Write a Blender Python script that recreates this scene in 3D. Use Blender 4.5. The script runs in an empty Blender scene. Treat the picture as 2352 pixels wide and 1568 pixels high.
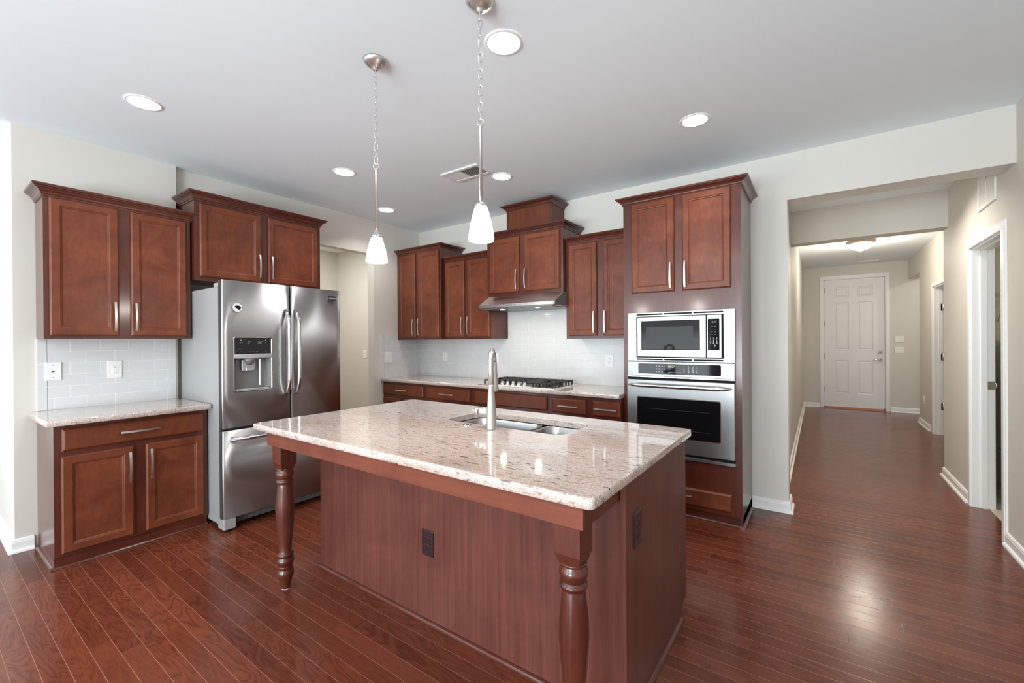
import bpy, bmesh, math, random
from mathutils import Vector, Matrix

random.seed(7)
SC = bpy.context.scene
COL = SC.collection
PI = math.pi

# ------------------------------------------------------------------ camera
FPX = 993.174                       # focal length in pixels of a 2352 wide frame
yaw, pitch, roll = 0.6170, -0.0022, -0.0067
EYE = Vector((0.0, 0.0, 1.372))
fwd = Vector((-math.sin(yaw) * math.cos(pitch), math.cos(yaw) * math.cos(pitch), math.sin(pitch)))
rgt = Vector((math.cos(yaw), math.sin(yaw), 0.0))
upv = rgt.cross(fwd)
r2 = math.cos(roll) * rgt + math.sin(roll) * upv
u2 = -math.sin(roll) * rgt + math.cos(roll) * upv
cam_data = bpy.data.cameras.new('camera')
cam_data.sensor_width = 36.0
cam_data.lens = FPX / 2352.0 * 36.0
cam_data.clip_start = 0.05
cam = bpy.data.objects.new('camera', cam_data)
COL.objects.link(cam)
M = Matrix.Identity(4)
for i in range(3):
    M[i][0], M[i][1], M[i][2], M[i][3] = r2[i], u2[i], -fwd[i], EYE[i]
cam.matrix_world = M
SC.camera = cam

# ------------------------------------------------------------------ world, exposure, window daylight
SC.view_settings.view_transform = 'Standard'
SC.view_settings.look = 'None'
SC.view_settings.exposure = -0.02
SC.view_settings.gamma = 1.0
SC.view_settings.use_curve_mapping = False
try:
    SC.cycles.use_denoising = True
    SC.cycles.max_bounces = 8
    SC.cycles.diffuse_bounces = 5
    SC.cycles.glossy_bounces = 4
    SC.cycles.sample_clamp_indirect = 6.0
    SC.cycles.caustics_reflective = False
    SC.cycles.caustics_refractive = False
except Exception:
    pass
world = bpy.data.worlds.new('daylight_sky')
SC.world = world
world.use_nodes = True
world.node_tree.nodes['Background'].inputs[0].default_value = (0.80, 0.90, 1.0, 1)
world.node_tree.nodes['Background'].inputs[1].default_value = 1.0


def area_light(name, loc, rot, sx, sy, power, col=(1, 1, 1), shape='RECTANGLE', spread=PI):
    L = bpy.data.lights.new(name, 'AREA')
    L.shape = shape
    L.size = sx
    if shape in ('RECTANGLE', 'ELLIPSE'):
        L.size_y = sy
    L.energy = power
    L.color = col
    L.spread = spread
    o = bpy.data.objects.new(name, L)
    o.location = loc
    o.rotation_euler = rot
    COL.objects.link(o)
    return o


DAY = (0.84, 0.93, 1.0)
REAR_Y, LEFT_X = -3.6, -7.0
REAR_WINDOWS = [(-6.5, -4.5), (-4.0, -2.0), (-1.5, 0.5)]
LEFT_WINDOWS = [(-3.1, -1.7), (-1.4, 0.0)]
for (a, b), wt in zip(REAR_WINDOWS, (0.30, 0.80, 1.70)):         # daylight of the rear windows, plus upturned lights added to brighten the ceiling
    area_light('window_daylight', ((a + b) / 2, REAR_Y - 0.06, 1.45), (PI / 2, 0, 0), b - a - 0.04, 2.26, 24 * wt * (b - a), DAY)
    area_light('ceiling_fill', ((a + b) / 2, REAR_Y - 0.70, 0.95), (PI / 2 + 0.80, 0, 0), b - a - 0.04, 1.7, 82 * wt * (b - a), (0.84, 0.95, 1.0))
for (a, b) in LEFT_WINDOWS:
    area_light('window_daylight', (LEFT_X - 0.06, (a + b) / 2, 1.30), (PI / 2, 0, -PI / 2), b - a - 0.04, 1.96, 4 * (b - a), DAY)

# ------------------------------------------------------------------ materials
MATS = {}


class NT:
    """small helper around a node tree"""
    def __init__(self, name):
        self.m = bpy.data.materials.new(name)
        self.m.use_nodes = True
        self.t = self.m.node_tree
        self.b = self.t.nodes['Principled BSDF']
        MATS[name] = self.m

    def n(self, typ, **kw):
        nd = self.t.nodes.new(typ)
        for k, v in kw.items():
            setattr(nd, k, v)
        return nd

    def set(self, **kw):
        for k, v in kw.items():
            key = k.replace('_', ' ')
            if key in self.b.inputs:
                self.b.inputs[key].default_value = v

    def link(self, a, b):
        self.t.links.new(a, b)

    def coords(self, scale=(1, 1, 1), kind='Object', loc=(0, 0, 0)):
        tc = self.n('ShaderNodeTexCoord')
        mp = self.n('ShaderNodeMapping')
        mp.inputs['Scale'].default_value = scale
        mp.inputs['Location'].default_value = loc
        self.link(tc.outputs[kind], mp.inputs['Vector'])
        return mp.outputs['Vector']

    def noise(self, vec, scale=5, detail=4, rough=0.55, dist=0.0):
        nd = self.n('ShaderNodeTexNoise')
        nd.inputs['Scale'].default_value = scale
        nd.inputs['Detail'].default_value = detail
        nd.inputs['Roughness'].default_value = rough
        nd.inputs['Distortion'].default_value = dist
        if vec is not None:
            self.link(vec, nd.inputs['Vector'])
        return nd.outputs['Fac']

    def ramp(self, fac, stops, interp='LINEAR'):
        nd = self.n('ShaderNodeValToRGB')
        cr = nd.color_ramp
        cr.interpolation = interp
        while len(cr.elements) < len(stops):
            cr.elements.new(0.5)
        for e, (p, c) in zip(cr.elements, stops):
            e.position = p
            e.color = (*c, 1) if len(c) == 3 else c
        self.link(fac, nd.inputs['Fac'])
        return nd.outputs['Color']

    def mix(self, fac, a, b, mode='MIX'):
        nd = self.n('ShaderNodeMix', data_type='RGBA', blend_type=mode)
        if isinstance(fac, (int, float)):
            nd.inputs[0].default_value = fac
        else:
            self.link(fac, nd.inputs[0])
        for sock, v in ((nd.inputs[6], a), (nd.inputs[7], b)):
            if isinstance(v, tuple):
                sock.default_value = (*v, 1)
            else:
                self.link(v, sock)
        return nd.outputs[2]

    def math(self, op, a, b=None, c=None):
        nd = self.n('ShaderNodeMath', operation=op)
        for i, v in enumerate((a, b, c)):
            if v is None:
                continue
            if isinstance(v, (int, float)):
                nd.inputs[i].default_value = v
            else:
                self.link(v, nd.inputs[i])
        return nd.outputs[0]

    def bump(self, height, strength=0.2, dist=0.001):
        nd = self.n('ShaderNodeBump')
        nd.inputs['Strength'].default_value = strength
        nd.inputs['Distance'].default_value = dist
        self.link(height, nd.inputs['Height'])
        self.link(nd.outputs['Normal'], self.b.inputs['Normal'])

    def color(self, c):
        if isinstance(c, tuple):
            self.b.inputs['Base Color'].default_value = (*c, 1)
        else:
            self.link(c, self.b.inputs['Base Color'])


def srgb(r, g, b):
    f = lambda v: (v / 255 / 12.92) if v <= 10 else ((v / 255 + 0.055) / 1.055) ** 2.4
    return (f(r), f(g), f(b))


def simple(name, col, rough=0.5, metal=0.0, **kw):
    t = NT(name)
    t.color(col)
    t.set(Roughness=rough, Metallic=metal, **kw)
    return t.m


def paint(name, col, rough=0.6):
    t = NT(name)
    v = t.coords((1, 1, 1))
    f = t.noise(v, 220, 3)
    t.color(col)
    t.set(Roughness=rough)
    t.bump(f, 0.06, 0.0006)
    return t.m


paint('wall_paint', srgb(216, 212, 204))
paint('ceiling_paint', srgb(238, 246, 251), 0.8)
paint('trim_paint', srgb(240, 240, 238), 0.35)
paint('door_paint', srgb(236, 236, 236), 0.4)


def wood(name, dark, mid, light, grain=(1.0, 1.0, 0.12), blotch=3.0, rough=0.32, fine=0.35, coat=0.06):
    t = NT(name)
    v = t.coords((1, 1, 1))
    big = t.noise(v, blotch, 7, 0.68, 0.5)
    g = t.coords(tuple(s * 1.0 for s in grain))
    gr = t.noise(g, 60, 6, 0.6)
    base = t.ramp(big, [(0.28, dark), (0.52, mid), (0.75, light)])
    gcol = t.ramp(gr, [(0.3, (1 - fine,) * 3), (0.7, (1 + fine * 0.45,) * 3)])
    t.color(t.mix(1.0, base, gcol, 'MULTIPLY'))
    t.set(Roughness=rough, Coat_Weight=coat, Coat_Roughness=0.14, Specular_IOR_Level=0.32)
    t.bump(gr, 0.05, 0.0004)
    return t.m


wood('door_wood', srgb(88, 42, 27), srgb(112, 57, 36), srgb(130, 70, 44), (1, 1, 0.2), 4.5, 0.36, 0.16)
wood('cabinet_wood', srgb(72, 31, 22), srgb(88, 41, 29), srgb(102, 50, 36), (1, 1, 0.08), 2.6, 0.30, 0.22, 0.55)
wood('island_wood', srgb(88, 47, 40), srgb(102, 58, 49), srgb(112, 65, 54), (1, 1, 0.025), 2.0, 0.36, 0.30)
wood('apron_wood', srgb(98, 50, 38), srgb(116, 62, 46), srgb(126, 70, 53), (0.06, 1, 1), 2.6, 0.34, 0.18)
wood('veneer_wood', srgb(96, 48, 30), srgb(112, 58, 36), srgb(122, 66, 42), (1, 1, 0.04), 2.0, 0.4, 0.3)


def granite():
    t = NT('granite')
    v = t.coords((1, 1, 1))
    st = t.coords((0.22, 1.0, 1.0))
    st2 = t.coords((0.16, 1.0, 1.0), loc=(3, 1, 0))
    cloud = t.noise(t.coords((0.5, 1.1, 1)), 3.2, 5, 0.6, 0.8)
    base = t.ramp(cloud, [(0.30, srgb(208, 194, 184)), (0.50, srgb(220, 211, 206)), (0.72, srgb(228, 225, 223))])
    fine = t.noise(v, 150, 4, 0.7)
    base = t.mix(t.ramp(fine, [(0.42, (0, 0, 0)), (0.62, (1, 1, 1))]), t.mix(1.0, base, srgb(214, 200, 190), 'MULTIPLY'), base)
    s1 = t.noise(st, 58, 6, 0.72, 0.4)
    base = t.mix(t.ramp(s1, [(0.55, (0, 0, 0)), (0.66, (0.85, 0.85, 0.85))]), base, srgb(146, 122, 112))
    patch = t.noise(st2, 5.0, 4, 0.6, 1.0)
    rust = t.ramp(patch, [(0.60, (0, 0, 0)), (0.74, (0.55, 0.55, 0.55))])
    base = t.mix(rust, base, srgb(176, 132, 100))
    s2 = t.noise(st, 80, 3, 0.6, 0.2)
    gate = t.noise(st2, 9, 3, 0.6)
    spk = t.math('MULTIPLY', t.ramp(s2, [(0.60, (0, 0, 0)), (0.645, (1, 1, 1))]), t.ramp(gate, [(0.40, (0.15, 0.15, 0.15)), (0.60, (1, 1, 1))]))
    base = t.mix(spk, base, srgb(70, 58, 56))
    t.color(base)
    t.set(Roughness=0.06, Coat_Weight=0.3, Coat_Roughness=0.03, Specular_IOR_Level=0.55)
    return t.m


granite()


def tiles(name, vert=False):
    t = NT(name)
    tc = t.n('ShaderNodeTexCoord')
    sep = t.n('ShaderNodeSeparateXYZ')
    t.link(tc.outputs['Object'], sep.inputs[0])
    cmb = t.n('ShaderNodeCombineXYZ')
    if vert:
        t.link(sep.outputs['Z'], cmb.inputs[0])
        t.link(sep.outputs['X'], cmb.inputs[1])
    else:
        t.link(sep.outputs['X'], cmb.inputs[0])
        t.link(sep.outputs['Z'], cmb.inputs[1])
    br = t.n('ShaderNodeTexBrick')
    br.offset = 0.0 if vert else 0.5
    br.inputs['Scale'].default_value = 1.0
    br.inputs['Brick Width'].default_value = 0.159
    br.inputs['Row Height'].default_value = 0.0803 if not vert else 0.5
    br.inputs['Mortar Size'].default_value = 0.0018
    br.inputs['Mortar Smooth'].default_value = 0.25
    br.inputs['Bias'].default_value = 0.0
    c = srgb(213, 215, 216)
    br.inputs['Color1'].default_value = (*c, 1)
    br.inputs['Color2'].default_value = (*[v * 0.985 for v in c], 1)
    br.inputs['Mortar'].default_value = (*srgb(246, 246, 244), 1)
    t.link(cmb.outputs[0], br.inputs['Vector'])
    t.color(br.outputs['Color'])
    t.link(t.math('MULTIPLY_ADD', br.outputs['Fac'], 0.5, 0.14), t.b.inputs['Roughness'])
    t.set(Specular_IOR_Level=0.4)
    inv = t.math('SUBTRACT', 1.0, br.outputs['Fac'])
    t.bump(inv, 0.8, 0.0020)
    return t.m


tiles('subway_tile')
tiles('edge_tile', True)


def floor_wood():
    t = NT('floor_wood')
    tc = t.n('ShaderNodeTexCoord')
    sep = t.n('ShaderNodeSeparateXYZ')
    t.link(tc.outputs['Object'], sep.inputs[0])
    X, Y = sep.outputs['X'], sep.outputs['Y']
    W = 0.0765
    yr = t.math('DIVIDE', t.math('ADD', Y, 20 * W - 0.0155), W)
    row = t.math('FLOOR', yr)
    fy = t.math('FRACT', yr)
    wn = t.n('ShaderNodeTexWhiteNoise', noise_dimensions='1D')
    t.link(row, wn.inputs['W'])
    xo = t.math('MULTIPLY_ADD', wn.outputs['Value'], 3.7, X)
    xl = t.math('DIVIDE', t.math('ADD', xo, 30.0), 0.86)
    pid = t.math('FLOOR', xl)
    fx = t.math('FRACT', xl)
    cmb = t.n('ShaderNodeCombineXYZ')
    t.link(pid, cmb.inputs[0])
    t.link(row, cmb.inputs[1])
    wn2 = t.n('ShaderNodeTexWhiteNoise', noise_dimensions='2D')
    t.link(cmb.outputs[0], wn2.inputs['Vector'])
    rnd = wn2.outputs['Value']
    # per-plank shifted grain coordinates
    gv = t.n('ShaderNodeCombineXYZ')
    t.link(t.math('MULTIPLY', X, 0.24), gv.inputs[0])
    t.link(t.math('MULTIPLY_ADD', rnd, 7.0, Y), gv.inputs[1])
    t.link(t.math('MULTIPLY', rnd, 31.0), gv.inputs[2])
    fig = t.noise(gv.outputs[0], 9, 2.5, 0.45, 0.9)
    rings = t.math('FRACT', t.math('MULTIPLY', fig, 11.0))
    rings = t.math('ABSOLUTE', t.math('SUBTRACT', rings, 0.5))
    gv2 = t.n('ShaderNodeCombineXYZ')
    t.link(t.math('MULTIPLY', X, 0.06), gv2.inputs[0])
    t.link(t.math('MULTIPLY_ADD', rnd, 3.0, Y), gv2.inputs[1])
    pores = t.noise(gv2.outputs[0], 240, 4, 0.7)
    base = t.ramp(rnd, [(0.0, srgb(95, 44, 29)), (0.5, srgb(106, 53, 35)), (1.0, srgb(116, 60, 41))])
    gcol = t.ramp(rings, [(0.0, (0.56, 0.50, 0.48)), (0.22, (0.94, 0.92, 0.90)), (0.5, (1.16, 1.14, 1.10))])
    base = t.mix(t.math('MULTIPLY_ADD', t.math('FRACT', t.math('MULTIPLY', rnd, 17.0)), 0.6, 0.25), base, gcol, 'MULTIPLY')
    pcol = t.ramp(pores, [(0.34, (0.72, 0.70, 0.70)), (0.56, (1.04, 1.04, 1.04))])
    base = t.mix(0.8, base, pcol, 'MULTIPLY')
    # bevelled gaps between boards
    dy = t.math('MULTIPLY', t.math('MINIMUM', fy, t.math('SUBTRACT', 1.0, fy)), W)
    dx = t.math('MULTIPLY', t.math('MINIMUM', fx, t.math('SUBTRACT', 1.0, fx)), 0.86)
    ey = t.n('ShaderNodeMapRange')
    ey.inputs[1].default_value, ey.inputs[2].default_value = 0.0, 0.0016
    t.link(dy, ey.inputs[0])
    ex = t.n('ShaderNodeMapRange')
    ex.inputs[1].default_value, ex.inputs[2].default_value = 0.0, 0.0015
    t.link(dx, ex.inputs[0])
    edge = t.math('MINIMUM', ey.outputs[0], ex.outputs[0])
    gapy = t.math('SUBTRACT', 1.0, ey.outputs[0])
    gapx = t.math('SUBTRACT', 1.0, ex.outputs[0])
    base = t.mix(t.math('MULTIPLY', gapx, 0.75), base, srgb(60, 28, 22))
    base = t.mix(t.math('MULTIPLY', gapy, 0.8), base, srgb(176, 128, 108))  # pale tone paints in the light caught by the long bevels
    t.color(base)
    t.set(Specular_IOR_Level=0.36)
    wear = t.noise(t.coords((0.6, 1, 1)), 7, 3)
    t.link(t.math('MULTIPLY_ADD', wear, 0.14, 0.14), t.b.inputs['Roughness'])
    h = t.math('ADD', t.math('MULTIPLY', edge, 1.0), t.math('MULTIPLY', rings, 0.12))
    h = t.math('ADD', h, t.math('MULTIPLY', pores, 0.12))
    t.bump(h, 0.16, 0.0010)
    return t.m


floor_wood()


def steel(name, col=(0.60, 0.60, 0.60), rough=0.26, axis='z', amt=0.12, aniso=0.0):
    t = NT(name)
    sc = {'z': (60, 60, 0.6), 'x': (0.6, 60, 60), 'y': (60, 0.6, 60)}[axis]
    f = t.noise(t.coords(sc), 12, 4, 0.7)
    t.color(t.mix(f, tuple(c * 0.94 for c in col), tuple(min(1, c * 1.06) for c in col)))
    t.set(Metallic=1.0)
    t.link(t.math('MULTIPLY_ADD', f, amt, rough - amt / 2), t.b.inputs['Roughness'])
    t.set(Anisotropic=aniso, Anisotropic_Rotation=0.25)
    tg = t.n('ShaderNodeTangent', direction_type='RADIAL', axis='Z')
    t.link(tg.outputs[0], t.b.inputs['Tangent'])
    t.bump(f, 0.04, 0.0003)
    return t.m


steel('fridge_steel', (0.47, 0.47, 0.47), 0.36, 'x', 0.10, 0.93)
steel('hood_steel', (0.74, 0.74, 0.74), 0.28, 'x', 0.10, 0.5)
steel('appliance_steel', (0.31, 0.31, 0.31), 0.30, 'x', 0.10, 0.6)
steel('sink_steel', (0.46, 0.46, 0.46), 0.28, 'x')
simple('brushed_nickel', (0.70, 0.69, 0.67), 0.34, 1.0)
simple('faucet_nickel', (0.60, 0.58, 0.55), 0.30, 1.0)
simple('chrome', (0.80, 0.80, 0.80), 0.08, 1.0)
simple('polished_steel', (0.72, 0.72, 0.72), 0.14, 1.0)
simple('fridge_side', srgb(158, 158, 157), 0.45, 0.1)
simple('black_glass', (0.006, 0.006, 0.007), 0.05, 0.0, Specular_IOR_Level=0.14)
simple('smoked_glass', (0.022, 0.021, 0.020), 0.06, 0.0, Specular_IOR_Level=0.09)
simple('window_screen', (0.05, 0.05, 0.05), 0.2, 0.0, Specular_IOR_Level=0.09)
simple('display_black', (0.012, 0.011, 0.014), 0.2)
simple('black_plastic', (0.008, 0.008, 0.008), 0.5, 0.0, Specular_IOR_Level=0.1)
simple('gasket', (0.045, 0.045, 0.047), 0.6)
simple('dark_grey', (0.16, 0.16, 0.16), 0.35)
simple('mid_grey', srgb(128, 128, 126), 0.35, 0.3)
simple('light_grey', srgb(176, 176, 174), 0.4, 0.2)
simple('cast_iron', (0.018, 0.018, 0.019), 0.55)
simple('white_plastic', srgb(238, 238, 236), 0.35)
simple('slot_dark', (0.05, 0.05, 0.05), 0.6)
simple('brown_plate', srgb(46, 28, 30), 0.28)
simple('knob_steel', (0.78, 0.74, 0.69), 0.22, 1.0)
simple('bronze', srgb(128, 112, 98), 0.4, 0.35)
simple('white_metal', srgb(232, 232, 230), 0.4)
simple('shaded_white', srgb(196, 197, 197), 0.35)  # white machine greyed, the laundry room's shade set into the colour
simple('laundry_paint', srgb(222, 218, 196), 0.7)
simple('threshold_wood', srgb(168, 112, 78), 0.35)
simple('glide_white', srgb(230, 230, 230), 0.5)
simple('dispenser_clear', (0.42, 0.42, 0.43), 0.15, 0.3)


def glow(name, col, strength, base=(0.9, 0.9, 0.9)):
    t = NT(name)
    t.color(base)
    t.set(Roughness=0.4)
    t.b.inputs['Emission Color'].default_value = (*col, 1)
    t.b.inputs['Emission Strength'].default_value = strength
    return t.m


glow('lamp_lens', (1.0, 0.97, 0.92), 14)
glow('pendant_glass', (1.0, 0.95, 0.84), 2.3)
glow('bowl_glass', (1.0, 0.84, 0.64), 3.2)
glow('hood_lens', (1.0, 0.92, 0.80), 9)
glow('digit_glow', (0.75, 0.95, 0.45), 0.9, (0.05, 0.05, 0.05))
glow('digit_dim', (0.95, 0.85, 0.45), 0.25, (0.05, 0.05, 0.05))
simple('print_grey', srgb(205, 205, 205), 0.5)
simple('print_dim', srgb(150, 150, 160), 0.5)


def vinyl():
    t = NT('vinyl_floor')
    f = t.noise(t.coords((1, 1, 1)), 9, 5, 0.65, 0.5)
    t.color(t.ramp(f, [(0.3, srgb(176, 168, 150)), (0.7, srgb(206, 200, 186))]))
    t.set(Roughness=0.35)


vinyl()


# ------------------------------------------------------------------ mesh builder
class MB:
    def __init__(self):
        self.bm = bmesh.new()

    def _face(self, vs, smooth=False):
        try:
            f = self.bm.faces.new(vs)
            f.smooth = smooth
            return f
        except ValueError:
            return None

    def box(self, x0, x1, y0, y1, z0, z1, bev=0.0, seg=2):
        if x0 > x1: x0, x1 = x1, x0
        if y0 > y1: y0, y1 = y1, y0
        if z0 > z1: z0, z1 = z1, z0
        b = bmesh.new()
        v = [b.verts.new(p) for p in ((x0, y0, z0), (x1, y0, z0), (x1, y1, z0), (x0, y1, z0), (x0, y0, z1), (x1, y0, z1), (x1, y1, z1), (x0, y1, z1))]
        for q in ((0, 3, 2, 1), (4, 5, 6, 7), (0, 1, 5, 4), (1, 2, 6, 5), (2, 3, 7, 6), (3, 0, 4, 7)):
            b.faces.new([v[i] for i in q])
        if bev > 0:
            bmesh.ops.bevel(b, geom=b.edges[:], offset=bev, segments=seg, profile=0.5, affect='EDGES')
        self._merge(b)
        return self

    def _merge(self, b):
        me = bpy.data.meshes.new('tmp')
        b.to_mesh(me)
        b.free()
        self.bm.from_mesh(me)
        bpy.data.meshes.remove(me)

    def loops(self, rings, cap0=True, cap1=True, closed=True, smooth=False):
        vr = [[self.bm.verts.new(p) for p in r] for r in rings]
        n = len(vr[0])
        for a, b in zip(vr[:-1], vr[1:]):
            rng = range(n if closed else n - 1)
            for i in rng:
                j = (i + 1) % n
                self._face([a[i], a[j], b[j], b[i]], smooth)
        if cap0: self._face(list(reversed(vr[0])))
        if cap1: self._face(vr[-1])
        return self

    def lathe(self, prof, cx=0, cy=0, seg=24, smooth=True, cap0=True, cap1=True):
        """prof: (radius, z) from bottom to top around a vertical axis"""
        rings = [[(cx + r * math.cos(2 * PI * i / seg), cy + r * math.sin(2 * PI * i / seg), z) for i in range(seg)] for r, z in prof]
        return self.loops(rings, cap0, cap1, True, smooth)

    def turned(self, prof, origin, axis, seg=20, smooth=True):
        """prof: (radius, distance along axis)"""
        axis = Vector(axis).normalized()
        t = Vector((0, 0, 1)) if abs(axis.z) < 0.9 else Vector((1, 0, 0))
        u = axis.cross(t).normalized()
        w = axis.cross(u)
        o = Vector(origin)
        rings = [[tuple(o + axis * d + (u * math.cos(2 * PI * i / seg) + w * math.sin(2 * PI * i / seg)) * r) for i in range(seg)] for r, d in prof]
        return self.loops(rings, True, True, True, smooth)

    def tube(self, path, rad, seg=10, closed=False, smooth=True, flat=1.0):
        P = [Vector(p) for p in path]
        n = len(P)
        R = rad if isinstance(rad, (list, tuple)) else [rad] * n
        rings = []
        prev = None
        for i in range(n):
            if closed:
                d = (P[(i + 1) % n] - P[i - 1]).normalized()
            else:
                d = (P[min(i + 1, n - 1)] - P[max(i - 1, 0)]).normalized()
            if prev is None:
                t = Vector((0, 0, 1)) if abs(d.z) < 0.9 else Vector((1, 0, 0))
                u = d.cross(t).normalized()
            else:
                u = (prev - d * prev.dot(d)).normalized()
            prev = u
            w = d.cross(u)
            rings.append([tuple(P[i] + (u * math.cos(2 * PI * k / seg) + w * math.sin(2 * PI * k / seg) * flat) * R[i]) for k in range(seg)])
        if closed:
            rings.append(rings[0])
            vr = [[self.bm.verts.new(p) for p in r] for r in rings[:-1]]
            for a in range(len(vr)):
                A, B = vr[a], vr[(a + 1) % len(vr)]
                for k in range(seg):
                    j = (k + 1) % seg
                    self._face([A[k], A[j], B[j], B[k]], smooth)
            return self
        return self.loops(rings, True, True, True, smooth)

    def prism(self, poly, axis, a, b, bev=0):
        """poly in the two other axes, extruded along axis from a to b"""
        def pt(p, t):
            return {'x': (t, p[0], p[1]), 'y': (p[0], t, p[1]), 'z': (p[0], p[1], t)}[axis]
        return self.loops([[pt(p, a) for p in poly], [pt(p, b) for p in poly]])

    def build(self, name, mat, parent=None, label=None):
        bmesh.ops.recalc_face_normals(self.bm, faces=self.bm.faces[:])
        me = bpy.data.meshes.new(name)
        self.bm.to_mesh(me)
        self.bm.free()
        me.materials.append(MATS[mat])
        o = bpy.data.objects.new(name, me)
        COL.objects.link(o)
        if parent is not None:
            o.parent = parent
        if label:
            o['label'] = label
        return o


def tag(o, label, cat, group=None):
    o['label'] = label
    o['category'] = cat
    if group:
        o['group'] = group
    return o


def thing(name, label, cat, loc=(0, 0, 0), rz=0.0, group=None):
    o = bpy.data.objects.new(name, None)
    o.empty_display_size = 0.1
    o.location = loc
    o.rotation_euler = (0, 0, rz)
    COL.objects.link(o)
    return tag(o, label, cat, group)


def struct(o):
    o['kind'] = 'structure'
    return o


def text(body, size, mat, parent, loc, rot=(PI / 2, 0, 0), name='lettering', align='CENTER', space=1.0, ext=0.0004):
    c = bpy.data.curves.new(name, 'FONT')
    c.body = body
    c.size = size
    c.extrude = ext
    c.align_x = align
    c.align_y = 'CENTER'
    c.space_character = space
    c.space_line = 0.9
    tmp = bpy.data.objects.new('tmp_text', c)
    COL.objects.link(tmp)
    dg = bpy.context.evaluated_depsgraph_get()
    me = bpy.data.meshes.new_from_object(tmp.evaluated_get(dg))
    bpy.data.objects.remove(tmp)
    bpy.data.curves.remove(c)
    me.name = name
    me.materials.clear()
    me.materials.append(MATS[mat])
    o = bpy.data.objects.new(name, me)
    COL.objects.link(o)
    o.parent = parent
    o.location = loc
    o.rotation_euler = rot
    return o


def rrect(x0, x1, y0, y1, r, n=6):
    pts = []
    for cx, cy, a0 in ((x1 - r, y0 + r, -PI / 2), (x1 - r, y1 - r, 0), (x0 + r, y1 - r, PI / 2), (x0 + r, y0 + r, PI)):
        for k in range(n + 1):
            a = a0 + PI / 2 * k / n
            pts.append((cx + r * math.cos(a), cy + r * math.sin(a)))
    return pts


def ringxz(x0, x1, z0, z1, inset, y):
    return [(x0 + inset, y, z0 + inset), (x1 - inset, y, z0 + inset), (x1 - inset, y, z1 - inset), (x0 + inset, y, z1 - inset)]


def copy_tree(o, parent=None):
    c = o.copy()
    COL.objects.link(c)
    if parent is not None:
        c.parent = parent
    for ch in list(o.children):
        copy_tree(ch, c)
    return c


# ------------------------------------------------------------------ cabinet pieces (local frame: x right, y into the cabinet, z up)
def panel_door(parent, x0, x1, z0, z1, yf=0.0, mat='door_wood', fr=0.047):
    m = MB()
    L = [(0, 0), (0, -0.012), (0.004, -0.0165), (0.009, -0.020), (fr, -0.020), (fr + 0.004, -0.0165), (fr + 0.009, -0.0150), (fr + 0.013, -0.0105)]
    m.loops([ringxz(x0, x1, z0, z1, i, yf + y) for i, y in L])
    return m.build('door', mat, parent)


def slab_drawer(parent, x0, x1, z0, z1, yf=0.0, mat='door_wood'):
    m = MB()
    L = [(0, 0), (0, -0.010), (0.005, -0.0155), (0.012, -0.020)]
    m.loops([ringxz(x0, x1, z0, z1, i, yf + y) for i, y in L])
    return m.build('drawer', mat, parent)


def pull(parent, x, z, yf, length=0.2, horizontal=False):
    m = MB()
    n = 12
    h = length / 2
    path = []
    for i in range(n + 1):
        t = -1 + 2 * i / n
        path.append((t * h, yf - 0.022 - 0.011 * (1 - t * t)))
    rings = []
    for a, y in path:
        w, th = 0.0062, 0.0035
        if horizontal:
            rings.append([(x + a, y - th, z - w), (x + a, y - th, z + w), (x + a, y + th, z + w), (x + a, y + th, z - w)])
        else:
            rings.append([(x - w, y - th, z + a), (x + w, y - th, z + a), (x + w, y + th, z + a), (x - w, y + th, z + a)])
    m.loops(rings)
    for s in (-1, 1):
        a = s * 0.064 * length / 0.2
        p = (x + a, yf, z) if horizontal else (x, yf, z + a)
        m.turned([(0.0045, 0), (0.0045, 0.031)], p, (0, -1, 0), 10)
    return m.build('handle', 'brushed_nickel', parent)


CROWN = [(0, 0), (0.007, 0), (0.007, 0.010), (0.012, 0.014), (0.015, 0.024), (0.022, 0.036), (0.034, 0.046), (0.042, 0.049), (0.042, 0.054), (0.050, 0.058), (0.052, 0.064), (0.052, 0.072), (0.0, 0.072)]


def crown(parent, x0, x1, depth, z, left=True, right=True, mat='cabinet_wood', hs=1.0):
    m = MB()
    rings = []
    lo, ro = (1 if left else 0), (1 if right else 0)
    path = []
    if left: path.append('lb')
    path += ['lf', 'rf']
    if right: path.append('rb')
    for p in path:
        ring = []
        for o, dz in CROWN:
            zz = z + dz * hs
            if p == 'lb': ring.append((x0 - o, depth, zz))
            if p == 'lf': ring.append((x0 - o * lo, -o, zz))
            if p == 'rf': ring.append((x1 + o * ro, -o, zz))
            if p == 'rb': ring.append((x1 + o, depth, zz))
        rings.append(ring)
    m.loops(rings)
    m.box(x0, x1, 0.0, depth, z, z + 0.004)
    return m.build('crown_molding', mat, parent)


def quarter(m, p0, p1, out, r=0.017):
    """quarter-round moulding from p0 to p1 lying on the floor; out = unit vector away from the cabinet"""
    p0, p1, out = Vector((*p0, 0)), Vector((*p1, 0)), Vector((*out, 0))
    prof = [(0, 0), (r, 0)] + [(r * math.cos(a), r * math.sin(a)) for a in (0.35, 0.8, 1.2, PI / 2)]
    rings = []
    for p in (p0, p1):
        rings.append([tuple(p + out * o + Vector((0, 0, z + 0.0005))) for o, z in prof])
    m.loops(rings)


PB = 4.034      # plane of the back wall
FX = -4.378     # plane of the wall behind the refrigerator
CX = -4.318     # face of the wall chase at the left
ZC = 2.828      # kitchen ceiling
ZH = 2.79       # hall ceiling
XR = 1.013      # right wall

# ------------------------------------------------------------------ room shell
G = 0.001


def wallobj(name, boxes, mat='wall_paint'):
    m = MB()
    for b in boxes:
        m.box(*b)
    return struct(m.build(name, mat))


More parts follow.
